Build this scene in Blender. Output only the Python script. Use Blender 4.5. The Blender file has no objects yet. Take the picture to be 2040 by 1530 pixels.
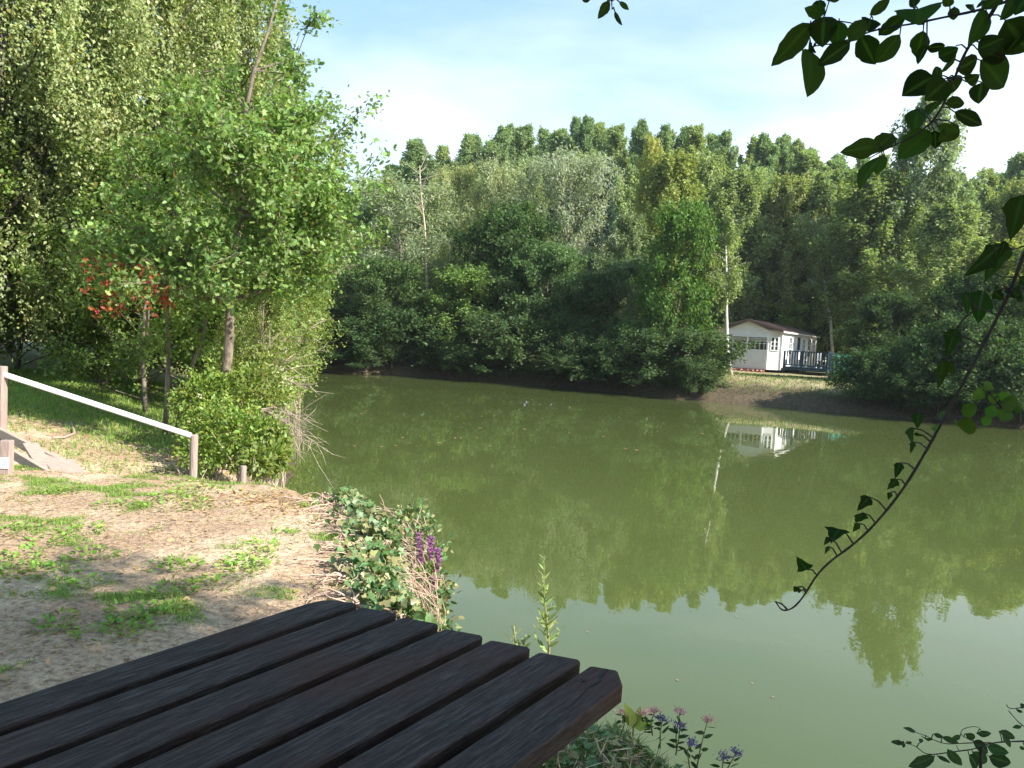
import bpy, math, random
import numpy as np
from math import radians as rad, sin, cos, pi
random.seed(7)
SC = bpy.context.scene
COL = SC.collection
# ------------------------------------------------------------------ camera maths
FPX = 1541.0; PITCH = rad(3.5); ROLL = rad(3.0); CAM = np.array([0, 0, 2.5])
FW = np.array([0, cos(PITCH), -sin(PITCH)])
R0 = np.array([1.0, 0, 0]); U0 = np.array([0, sin(PITCH), cos(PITCH)])
RT = cos(ROLL) * R0 + sin(ROLL) * U0
UP = -sin(ROLL) * R0 + cos(ROLL) * U0

def ray(px, py):
    return FW + (px - 1020) / FPX * RT - (py - 765) / FPX * UP
def at_y(px, py, Y):
    d = ray(px, py); return CAM + d * (Y / d[1])
def at_z(px, py, z):
    d = ray(px, py); return CAM + d * ((z - 2.5) / d[2])

SUN_EL = rad(35); SUN_H = np.array([0.88, -0.475]); SUN_H /= np.linalg.norm(SUN_H)

# ------------------------------------------------------------------ noise
def _hash(ix, iy, s):
    h = (ix * 374761393 + iy * 668265263 + s * 974711) & 0xFFFFFFFF
    h = ((h ^ (h >> 13)) * 1274126177) & 0xFFFFFFFF
    return ((h ^ (h >> 16)) & 0xFFFF) / 65535.0
def vnoise(x, y, s=0):
    x = np.asarray(x, float); y = np.asarray(y, float)
    ix = np.floor(x).astype(np.int64); iy = np.floor(y).astype(np.int64)
    fx = x - ix; fy = y - iy; fx = fx * fx * (3 - 2 * fx); fy = fy * fy * (3 - 2 * fy)
    a = _hash(ix, iy, s); b = _hash(ix + 1, iy, s); c = _hash(ix, iy + 1, s); d = _hash(ix + 1, iy + 1, s)
    return (a * (1 - fx) + b * fx) * (1 - fy) + (c * (1 - fx) + d * fx) * fy
def fbm(x, y, s=0, o=4):
    v = 0; a = .5; t = 0
    for i in range(o):
        v = v + a * vnoise(np.asarray(x) * 2 ** i, np.asarray(y) * 2 ** i, s + i); t += a; a *= .5
    return v / t
def sst(e0, e1, x):
    t = np.clip((np.asarray(x, float) - e0) / (e1 - e0), 0, 1); return t * t * (3 - 2 * t)

# ------------------------------------------------------------------ terrain
LAKE = np.array([(1.2, 2.3), (1.02, 2.72), (.74, 3.15), (.42, 3.5), (.0, 3.8), (-.30, 4.4), (-.43, 5.1), (-.52, 5.75), (-.80, 6.4), (-1.18, 7.0), (-1.95, 7.7),
    (-2.8, 8.6), (-3.3, 10.5), (-3.6, 13.1), (-5.2, 18), (-7.4, 25.5), (-10.2, 34), (-13.5, 42.5), (-11.7, 42.3),
    (-7.5, 42.9), (-3.3, 42.6), (2.1, 40.5), (5.5, 37.6), (8.7, 35.2), (12, 34.1), (14.4, 32.5), (17.7, 30.8), (19.9, 29.9),
    (28, 25), (45, 12), (52, -15), (22, -20), (8, -6), (3, -.5), (1.7, 1.1), (1.35, 1.9)])
def lake_sd(x, y):
    x = np.asarray(x, float); y = np.asarray(y, float)
    d = np.full(x.shape, 1e9); ins = np.zeros(x.shape, bool)
    n = len(LAKE)
    for i in range(n):
        a = LAKE[i]; b = LAKE[(i + 1) % n]; e = b - a
        t = np.clip(((x - a[0]) * e[0] + (y - a[1]) * e[1]) / (e @ e), 0, 1)
        d = np.minimum(d, np.hypot(x - a[0] - t * e[0], y - a[1] - t * e[1]))
        if a[1] != b[1]:
            c = ((a[1] > y) != (b[1] > y)) & (x < (b[0] - a[0]) * (y - a[1]) / (b[1] - a[1]) + a[0])
            ins ^= c
    return np.where(ins, -d, d)
def height(x, y):
    x = np.asarray(x, float); y = np.asarray(y, float)
    wob = (fbm(x * 1.5, y * 1.5, 5, 3) - .5) * .25
    sd0 = lake_sd(x, y)
    sd = sd0 + wob * sst(1.0, 3.0, np.abs(sd0) + 1.0)
    near = sst(-.08, .34, sd) * .93 + .07 * sst(.3, 1.4, sd)
    left = .45 * sst(0, 1.1, sd) + .55 * sst(.6, 5, sd)
    far = .62 * sst(-.1, .9, sd) + .58 * sst(.6, 3.6, sd)
    wl = sst(7.4, 9.0, y + 0 * x); wf = sst(26, 31, y + 0 * x)
    h = near * (1 - wl) + left * wl
    h = h * (1 - wf) + far * wf
    dip = .42 * np.exp(-((y - 8.75) / .72) ** 2) * sst(-1.6, -3.0, x) * sst(.2, 1.2, sd)
    h = h - dip
    h = h + sst(0, 1, sd) * ((fbm(x * .8, y * .8, 9, 3) - .5) * .09 + (fbm(x * 5, y * 5, 19, 3) - .5) * .035)
    h = np.where(sd < 0, np.maximum(-1.1, sd * .9), h)
    # wobble the bank face itself
    h = h + np.exp(-((sd - .2) / .25) ** 2) * (fbm(x * 4, y * 4, 31, 3) - .5) * .22
    return h
def hz(x, y):
    return float(height(np.array([x]), np.array([y]))[0])
def grassmask(x, y):
    n = fbm(np.asarray(x) * 1.7 + 3, np.asarray(y) * 2.1, 77, 4)
    n2 = fbm(np.asarray(x) * 2.7 + 5.5, np.asarray(y) * 4.2, 78, 4)
    g = sst(.515, .63, n * .42 + n2 * .58 + .06 * sst(-2.2, -4, x) - .07 * sst(4.4, 3.0, y) - .12 * sst(-1.2, -.4, x))
    # bare clay slope by the steps, greener turf behind it
    slope = sst(7.9, 8.5, y) * sst(11.9, 11.0, y + (np.asarray(x) + 6) * .15)
    g = g * (1 - .72 * slope)
    g = np.maximum(g, sst(11.2, 12.2, y) * .85)
    g = np.where(np.asarray(y) > 28, .35 + .5 * (n2 > .5), g)
    return g

# ------------------------------------------------------------------ tagging
def tag(o, label=None, cat=None, group=None, kind=None):
    if label: o['label'] = label
    if cat: o['category'] = cat
    if group: o['group'] = group
    if kind: o['kind'] = kind
    return o
def empty(name, loc, label, cat, group=None, rz=0.0):
    o = bpy.data.objects.new(name, None); COL.objects.link(o)
    o.location = tuple(float(v) for v in loc); o.rotation_euler[2] = rz; o.empty_display_size = .2
    return tag(o, label, cat, group)
def link(name, mesh, parent=None, loc=None):
    o = bpy.data.objects.new(name, mesh); COL.objects.link(o)
    if parent: o.parent = parent
    if loc is not None: o.location = tuple(float(v) for v in loc)
    return o

# ------------------------------------------------------------------ mesh helpers
def mesh_np(name, verts, faces, mat=None, smooth=False):
    """faces: (n,k) int array, all the same size"""
    verts = np.asarray(verts, np.float32); faces = np.asarray(faces, np.int32)
    me = bpy.data.meshes.new(name); n, k = faces.shape
    me.vertices.add(len(verts)); me.vertices.foreach_set('co', verts.ravel())
    me.loops.add(n * k); me.loops.foreach_set('vertex_index', faces.ravel())
    me.polygons.add(n); me.polygons.foreach_set('loop_start', np.arange(0, n * k, k, dtype=np.int32))
    me.polygons.foreach_set('loop_total', np.full(n, k, np.int32))
    if smooth: me.polygons.foreach_set('use_smooth', np.ones(n, bool))
    me.update(calc_edges=True)
    if mat: me.materials.append(mat)
    return me
class MB:
    def __init__(s): s.v = []; s.f = []
    def add(s, v, f):
        b = len(s.v); s.v += [tuple(float(c) for c in p) for p in v]; s.f += [tuple(b + i for i in q) for q in f]
    def box(s, c, size, rz=0.0, bev=0.0, M=None):
        hx, hy, hz_ = [q / 2 for q in size]; b = min(bev, hx * .9, hy * .9, hz_ * .9)
        if b > 0:
            v = []; f = []
            for (X, Y, Z) in ((hx - b, hy - b, hz_), (hx, hy, hz_ - b), (hx, hy, -hz_ + b), (hx - b, hy - b, -hz_)):
                v += [(X, Y - (b if abs(X) == hx else 0), Z), (X - (b if abs(X) == hx else 0), Y, Z)] if X == hx else [(X, Y, Z)] * 2
                k = v[-2:]
                v = v[:-2]
                p, q = k
                v += [(p[0], p[1], Z), (q[0], q[1], Z), (-q[0], q[1], Z), (-p[0], p[1], Z), (-p[0], -p[1], Z), (-q[0], -q[1], Z), (q[0], -q[1], Z), (p[0], -p[1], Z)]
            for L in range(3):
                for i in range(8):
                    f.append((L * 8 + i, L * 8 + (i + 1) % 8, L * 8 + 8 + (i + 1) % 8, L * 8 + 8 + i)[::-1])
            f.append(tuple(range(8))); f.append(tuple(range(31, 23, -1)))
        else:
            v = [(x, y, z) for z in (-hz_, hz_) for (x, y) in ((-hx, -hy), (hx, -hy), (hx, hy), (-hx, hy))]
            f = [(3, 2, 1, 0), (4, 5, 6, 7), (0, 1, 5, 4), (1, 2, 6, 5), (2, 3, 7, 6), (3, 0, 4, 7)]
        out = []
        for p in v:
            p = np.array(p)
            if M is not None: p = M @ p
            p = np.array([p[0] * cos(rz) - p[1] * sin(rz), p[0] * sin(rz) + p[1] * cos(rz), p[2]]) + np.array(c)
            out.append(p)
        s.add(out, f)
    def beam(s, a, b, w, t, bev=0.0, up=(0, 0, 1)):
        """box from a to b; w across, t thick"""
        a = np.array(a, float); b = np.array(b, float); d = b - a; L = np.linalg.norm(d); d /= L
        sd = np.cross(np.array(up, float), d); sd /= np.linalg.norm(sd); u = np.cross(d, sd)
        M = np.column_stack([d, sd, u]); s.box((a + b) / 2, (L, w, t), 0, bev, M)
    def tube(s, pts, rs, n=6, cap=True):
        v, f = tube_np(pts, rs, n, cap); s.add(v, f)
    def build(s, name, mat, parent=None, loc=None, smooth=False):
        me = bpy.data.meshes.new(name); me.from_pydata(s.v, [], s.f); me.update()
        if smooth:
            for p in me.polygons: p.use_smooth = True
        if mat: me.materials.append(mat)
        return link(name, me, parent, loc)
def tube_np(pts, rs, n=6, cap=True):
    pts = np.asarray(pts, float); m = len(pts)
    if np.isscalar(rs): rs = [rs] * m
    tan = np.gradient(pts, axis=0); tan /= (np.linalg.norm(tan, axis=1)[:, None] + 1e-9)
    ref = np.array([0.31, 0.17, .93]) if abs(tan[0][2]) < .8 else np.array([.95, .2, .1])
    v = []; f = []
    for i in range(m):
        a = np.cross(tan[i], ref); a /= np.linalg.norm(a) + 1e-9; b = np.cross(tan[i], a)
        for k in range(n):
            t = 2 * pi * k / n; v.append(pts[i] + rs[i] * (cos(t) * a + sin(t) * b))
    for i in range(m - 1):
        for k in range(n):
            f.append((i * n + k, i * n + (k + 1) % n, (i + 1) * n + (k + 1) % n, (i + 1) * n + k))
    if cap:
        f.append(tuple(range(n - 1, -1, -1))); f.append(tuple((m - 1) * n + k for k in range(n)))
    return v, f
SHAPES = {
    'rhomb': ([(0, 0), (.42, .5), (1, 0), (.42, -.5)], [(0, 3, 2, 1)]),
    'ovate': ([(0, 0), (.25, .42), (.6, .40), (1, 0), (.6, -.40), (.25, -.42)], [(0, 3, 2, 1), (0, 5, 4, 3)]),
    'oak': ([(0, 0), (.18, .10), (.25, .33), (.38, .17), (.52, .48), (.62, .22), (.8, .40), (.88, .14), (1, 0),
             (.88, -.14), (.8, -.40), (.62, -.22), (.52, -.48), (.38, -.17), (.25, -.33), (.18, -.10)],
            [(0, 8, 7, 6, 5, 4, 3, 2, 1), (0, 15, 14, 13, 12, 11, 10, 9, 8)]),
    'ivy': ([(0, 0), (-.05, .3), (.3, .55), (.45, .28), (1, 0), (.45, -.28), (.3, -.55), (-.05, -.3)],
            [(0, 4, 3, 2, 1), (0, 7, 6, 5, 4)]),
}
def leaves(name, C, D, S, asp, shape, mat, rng, fold=.25, upb=.3, Nrm=None):
    """C centres/bases (n,3), D directions, S sizes -> mesh of n leaves"""
    pts, fc = SHAPES[shape]; pts = np.array(pts, float); K = len(pts); n = len(C)
    D = D / (np.linalg.norm(D, axis=1)[:, None] + 1e-9)
    if Nrm is None:
        Nrm = rng.normal(size=(n, 3)); Nrm[:, 2] += upb
    sd = np.cross(Nrm, D); sd /= (np.linalg.norm(sd, axis=1)[:, None] + 1e-9)
    nn = np.cross(D, sd)
    x = pts[:, 0][None, :, None]; y = (pts[:, 1] * asp)[None, :, None]
    V = C[:, None, :] + S[:, None, None] * (x * D[:, None, :] + y * sd[:, None, :] + np.abs(y) * fold * nn[:, None, :])
    F = (np.arange(n)[:, None, None] * K + np.array(fc)[None]).reshape(-1, len(fc[0]))
    return mesh_np(name, V.reshape(-1, 3), F, mat)

# ------------------------------------------------------------------ materials
def newmat(name):
    m = bpy.data.materials.new(name); m.use_nodes = True
    nt = m.node_tree; nt.nodes.clear(); out = nt.nodes.new('ShaderNodeOutputMaterial')
    return m, nt, out
def N(nt, t, **kw):
    n = nt.nodes.new(t)
    for k, v in kw.items(): setattr(n, k, v)
    return n
def ramp(nt, src, stops, interp='LINEAR'):
    r = N(nt, 'ShaderNodeValToRGB'); r.color_ramp.interpolation = interp
    el = r.color_ramp.elements
    while len(el) < len(stops): el.new(.5)
    for e, (p, c) in zip(el, stops): e.position = p; e.color = (*c, 1) if len(c) == 3 else c
    nt.links.new(src, r.inputs[0]); return r.outputs[0]
def noise(nt, scale, detail=4, rough=.6, vec=None, dist=0):
    n = N(nt, 'ShaderNodeTexNoise'); n.inputs['Scale'].default_value = scale; n.inputs['Detail'].default_value = detail
    n.inputs['Roughness'].default_value = rough; n.inputs['Distortion'].default_value = dist
    if vec is not None: nt.links.new(vec, n.inputs['Vector'])
    return n
def mixc(nt, fac, a, b, mode='MIX'):
    m = N(nt, 'ShaderNodeMix', data_type='RGBA', blend_type=mode)
    for s, v in ((0, fac), (6, a), (7, b)):
        if isinstance(v, bpy.types.NodeSocket): nt.links.new(v, m.inputs[s])
        elif s == 0: m.inputs[0].default_value = v
        else: m.inputs[s].default_value = (*v, 1)
    return m.outputs[2]
def mapping(nt, scale=(1, 1, 1), rot=(0, 0, 0), coord='Object'):
    t = N(nt, 'ShaderNodeTexCoord'); m = N(nt, 'ShaderNodeMapping')
    m.inputs['Scale'].default_value = scale; m.inputs['Rotation'].default_value = rot
    nt.links.new(t.outputs[coord], m.inputs[0]); return m.outputs[0]
def bump(nt, h, strength=.3, dist=.01):
    b = N(nt, 'ShaderNodeBump'); b.inputs['Strength'].default_value = strength; b.inputs['Distance'].default_value = dist
    nt.links.new(h, b.inputs['Height']); return b.outputs[0]
def math_(nt, op, a, b=None):
    m = N(nt, 'ShaderNodeMath', operation=op)
    for i, v in enumerate((a, b)):
        if v is None: continue
        if isinstance(v, bpy.types.NodeSocket): nt.links.new(v, m.inputs[i])
        else: m.inputs[i].default_value = v
    return m.outputs[0]

def leafmat(name, base=None, spread=.35, trans=.42, gloss=.02, alt=None, altp=.04, rib=False):
    """base None: the object's own colour. Each leaf varies in value and hue."""
    m, nt, out = newmat(name)
    geo = N(nt, 'ShaderNodeNewGeometry'); oi = N(nt, 'ShaderNodeObjectInfo')
    if base is None: col = oi.outputs['Color']
    else:
        rgb = N(nt, 'ShaderNodeRGB'); rgb.outputs[0].default_value = (*base, 1); col = rgb.outputs[0]
    rnd = geo.outputs['Random Per Island']
    if alt is not None:
        a = math_(nt, 'LESS_THAN', rnd, altp); col = mixc(nt, a, col, alt)
    hs = N(nt, 'ShaderNodeHueSaturation')
    r2 = math_(nt, 'FRACT', math_(nt, 'MULTIPLY', rnd, 17.31))
    hue = math_(nt, 'ADD', math_(nt, 'MULTIPLY', r2, .05), .475)
    val = math_(nt, 'ADD', math_(nt, 'MULTIPLY', rnd, spread * 2), 1 - spread)
    nz = noise(nt, .55, 3, .6, mapping(nt))
    val = math_(nt, 'MULTIPLY', val, math_(nt, 'ADD', math_(nt, 'MULTIPLY', nz.outputs[0], .8), .6))
    nt.links.new(hue, hs.inputs['Hue']); nt.links.new(val, hs.inputs['Value']); nt.links.new(col, hs.inputs['Color'])
    c = hs.outputs[0]
    if rib:
        ra = N(nt, 'ShaderNodeAttribute', attribute_name='rib'); wv = N(nt, 'ShaderNodeTexWave'); wv.inputs['Scale'].default_value = 60; wv.inputs['Distortion'].default_value = 2.5
        c = mixc(nt, ramp(nt, ra.outputs['Fac'], [(.80, (0, 0, 0)), (.97, (1, 1, 1))]), c, tuple(min(1, q * 2.0) for q in base))
        c = mixc(nt, math_(nt, 'MULTIPLY', wv.outputs['Fac'], .25), c, tuple(q * 1.8 for q in base))
    d = N(nt, 'ShaderNodeBsdfDiffuse'); t = N(nt, 'ShaderNodeBsdfTranslucent'); g = N(nt, 'ShaderNodeBsdfGlossy')
    g.inputs['Roughness'].default_value = .5; gloss *= .55
    nt.links.new(c, d.inputs[0])
    tc = mixc(nt, 1.0, c, (1.25, 1.35, .55), 'MULTIPLY'); nt.links.new(tc, t.inputs[0])
    m1 = N(nt, 'ShaderNodeMixShader'); m1.inputs[0].default_value = trans
    nt.links.new(d.outputs[0], m1.inputs[1]); nt.links.new(t.outputs[0], m1.inputs[2])
    m2 = N(nt, 'ShaderNodeMixShader'); m2.inputs[0].default_value = gloss
    nt.links.new(m1.outputs[0], m2.inputs[1]); nt.links.new(g.outputs[0], m2.inputs[2])
    nt.links.new(m2.outputs[0], out.inputs[0]); return m
def barkmat(name, c1, c2, scale=(6, 6, 1.5), rough=.85, lo=.35, hi=.65, bs=.5):
    m, nt, out = newmat(name); p = N(nt, 'ShaderNodeBsdfPrincipled')
    nz = noise(nt, 3, 5, .65, mapping(nt, scale))
    nt.links.new(ramp(nt, nz.outputs[0], [(lo, c1), (hi, c2)]), p.inputs['Base Color'])
    p.inputs['Roughness'].default_value = rough
    nt.links.new(bump(nt, nz.outputs[0], bs, .01), p.inputs['Normal'])
    nt.links.new(p.outputs[0], out.inputs[0]); return m
M = {}
M['leaf_far'] = leafmat('leaf_far')
M['leaf_oak'] = leafmat('leaf_oak', (.18, .275, .075), .5, .45, .05, alt=(.30, .26, .05), altp=.03)
M['leaf_birch'] = leafmat('leaf_birch', (.27, .32, .125), .45, .42, .06, alt=(.42, .36, .08), altp=.05)
M['leaf_under'] = leafmat('leaf_under', (.12, .18, .035), .5, .4, .04)
M['leaf_lime'] = leafmat('leaf_lime', (.22, .28, .075), .45, .45, .05, alt=(.42, .40, .05), altp=.10)
M['leaf_bush'] = leafmat('leaf_bush', (.17, .25, .045), .5, .4, .05, alt=(.35, .36, .05), altp=.1)
M['leaf_red'] = leafmat('leaf_red', (.36, .085, .045), .3, .45, .03)
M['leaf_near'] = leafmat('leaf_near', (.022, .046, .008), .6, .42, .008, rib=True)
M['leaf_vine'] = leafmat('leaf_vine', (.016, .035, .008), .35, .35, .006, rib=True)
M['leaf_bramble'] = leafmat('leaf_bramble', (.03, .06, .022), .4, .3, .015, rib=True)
M['leaf_twig'] = leafmat('leaf_twig', (.055, .11, .018), .4, .45, .02)
M['leaf_ivy'] = leafmat('leaf_ivy', (.08, .15, .045), .6, .25, .09, alt=(.42, .40, .16), altp=.34)
M['leaf_willow'] = leafmat('leaf_willow', (.24, .32, .10), .35, .4, .05)
M['leaf_litter'] = leafmat('leaf_litter', (.36, .235, .125), .5, .1, .03, alt=(.50, .38, .12), altp=.2)
M['straw'] = leafmat('straw', (.50, .36, .24), .4, .1, .03)
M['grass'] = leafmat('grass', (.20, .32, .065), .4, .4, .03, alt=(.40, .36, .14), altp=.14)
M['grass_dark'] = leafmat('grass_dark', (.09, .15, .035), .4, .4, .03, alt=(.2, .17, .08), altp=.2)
M['bark'] = barkmat('bark', (.045, .035, .028), (.15, .12, .09))
M['bark_oak'] = barkmat('bark_oak', (.09, .07, .05), (.25, .20, .15), (7, 7, 2))
M['bark_birch'] = barkmat('bark_birch', (.06, .05, .045), (.62, .58, .52), (2.0, 2.0, 9), .7, .36, .46, .2)
M['bark_dark'] = barkmat('bark_dark', (.03, .025, .022), (.10, .08, .07))
M['twig_dry'] = barkmat('twig_dry', (.30, .22, .17), (.55, .44, .36), (10, 10, 10))
M['twig_dark'] = barkmat('twig_dark', (.012, .009, .007), (.035, .025, .019), (20, 20, 20), .9)
M['stem_green'] = barkmat('stem_green', (.16, .14, .06), (.26, .25, .09), (20, 20, 20))
M['dead_vine'] = barkmat('dead_vine', (.34, .22, .16), (.58, .42, .32), (8, 8, 8))
M['post'] = barkmat('post', (.20, .145, .125), (.40, .31, .27), (30, 30, 2.2), .8, .3, .7, .5)
M['plank'] = barkmat('plank', (.26, .19, .15), (.44, .34, .28), (2, 25, 25), .8, .3, .7, .4)
M['rail'] = barkmat('rail', (.50, .47, .46), (.80, .77, .76), (2, 25, 25), .55, .2, .5, .2)

def flat(name, c, rough=.6, metal=0, nscale=0, amt=.15, spec=.5):
    m, nt, out = newmat(name); p = N(nt, 'ShaderNodeBsdfPrincipled'); p.inputs['Roughness'].default_value = rough
    p.inputs['Metallic'].default_value = metal; p.inputs['Specular IOR Level'].default_value = spec
    nz = noise(nt, nscale or 4, 4, .6, mapping(nt))
    a = tuple(v * (1 - amt) for v in c); b = tuple(min(1, v * (1 + amt)) for v in c)
    nt.links.new(ramp(nt, nz.outputs[0], [(.3, a), (.7, b)]), p.inputs['Base Color'])
    nt.links.new(p.outputs[0], out.inputs[0]); return m

# ground
def groundmat():
    m, nt, out = newmat('ground'); p = N(nt, 'ShaderNodeBsdfPrincipled'); p.inputs['Roughness'].default_value = .95
    p.inputs['Specular IOR Level'].default_value = .15
    v = mapping(nt)
    n1 = noise(nt, 1.1, 6, .62, v); n2 = noise(nt, 26, 5, .7, v); n3 = noise(nt, 7, 5, .7, v, .6)
    soil = ramp(nt, n1.outputs[0], [(.30, (.35, .235, .155)), (.5, (.46, .33, .225)), (.66, (.62, .49, .35))])
    fine = ramp(nt, n2.outputs[0], [(.34, (.42, .38, .36)), (.5, (.9, .9, .9)), (.68, (1.3, 1.25, 1.15))])
    soil = mixc(nt, 1.0, soil, fine, 'MULTIPLY')
    gcol = ramp(nt, n3.outputs[0], [(.3, (.10, .15, .035)), (.55, (.17, .22, .06)), (.75, (.32, .30, .13))])
    gcol = mixc(nt, .6, gcol, fine, 'MULTIPLY')
    at = N(nt, 'ShaderNodeAttribute', attribute_name='grass')
    gm = math_(nt, 'MULTIPLY', at.outputs['Fac'], math_(nt, 'ADD', n3.outputs[0], .35))
    c = mixc(nt, gm, soil, gcol)
    af = N(nt, 'ShaderNodeAttribute', attribute_name='mud')
    mud = ramp(nt, n3.outputs[0], [(.3, (.045, .038, .024)), (.7, (.13, .095, .065))])
    c = mixc(nt, af.outputs['Fac'], c, mud)
    nt.links.new(c, p.inputs['Base Color'])
    hh = math_(nt, 'ADD', n2.outputs[0], math_(nt, 'MULTIPLY', n3.outputs[0], 1.5))
    nt.links.new(bump(nt, hh, .7, .03), p.inputs['Normal'])
    nt.links.new(p.outputs[0], out.inputs[0]); return m
def gridax(segs):
    o = []
    for a, b, s in segs:
        o += list(np.arange(a, b, s))
    o.append(segs[-1][1]); return np.array(o)
gx = gridax([(-260, -60, 12), (-60, -24, 2.0), (-24, -10, .5), (-10, -4, .10), (-4, 2.2, .06), (2.2, 6, .3), (6, 34, .45), (34, 70, 2.5), (70, 260, 12)])
gy = gridax([(-120, -20, 10), (-20, 0, 1.2), (0, 1.6, .25), (1.6, 9.5, .06), (9.5, 14, .10), (14, 28, .5), (28, 50, .35), (50, 90, 3), (90, 420, 14)])
GX, GY = np.meshgrid(gx, gy); fx = GX.ravel(); fy = GY.ravel()
gz = height(fx, fy); nx_ = len(gx); ny_ = len(gy)
ii = (np.arange(ny_ - 1)[:, None] * nx_ + np.arange(nx_ - 1)[None]).ravel()
gm_ = mesh_np('ground', np.column_stack([fx, fy, gz]), np.column_stack([ii, ii + 1, ii + nx_ + 1, ii + nx_]), groundmat(), True)
ga = gm_.attributes.new('grass', 'FLOAT', 'POINT'); ga.data.foreach_set('value', grassmask(fx, fy).astype(np.float32))
sdv = lake_sd(fx, fy)
mud_ = np.maximum(sst(.30, .05, gz), sst(27, 30, fy) * sst(2.3, 1.3, sdv + 1.6 * (fbm(fx * 1.3, fy * 1.3, 61, 4) - .5)) * .95)
ga = gm_.attributes.new('mud', 'FLOAT', 'POINT'); ga.data.foreach_set('value', mud_.astype(np.float32))
tag(link('ground', gm_), kind='structure')

# water
def watermat():
    m, nt, out = newmat('pond_water'); p = N(nt, 'ShaderNodeBsdfPrincipled')
    n0 = noise(nt, .12, 4, .6, mapping(nt))
    nt.links.new(ramp(nt, n0.outputs[0], [(.3, (.064, .084, .023)), (.7, (.078, .098, .031))]), p.inputs['Base Color'])
    p.inputs['Roughness'].default_value = .015; p.inputs['IOR'].default_value = 1.45
    a = noise(nt, 1.4, 3, .5, mapping(nt, (1.0, .8, 1), (0, 0, .35)))
    b = noise(nt, 9, 2, .5, mapping(nt, (1, .6, 1), (0, 0, -.2)))
    h = math_(nt, 'ADD', a.outputs[0], math_(nt, 'MULTIPLY', b.outputs[0], .10))
    nt.links.new(bump(nt, h, .022, .10), p.inputs['Normal'])
    nt.links.new(p.outputs[0], out.inputs[0]); return m
wm = mesh_np('pond_water', [(-30, -25, 0), (60, -25, 0), (60, 50, 0), (-30, 50, 0)], [(0, 1, 2, 3)], watermat())
tag(link('pond_water', wm), kind='structure')

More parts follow.
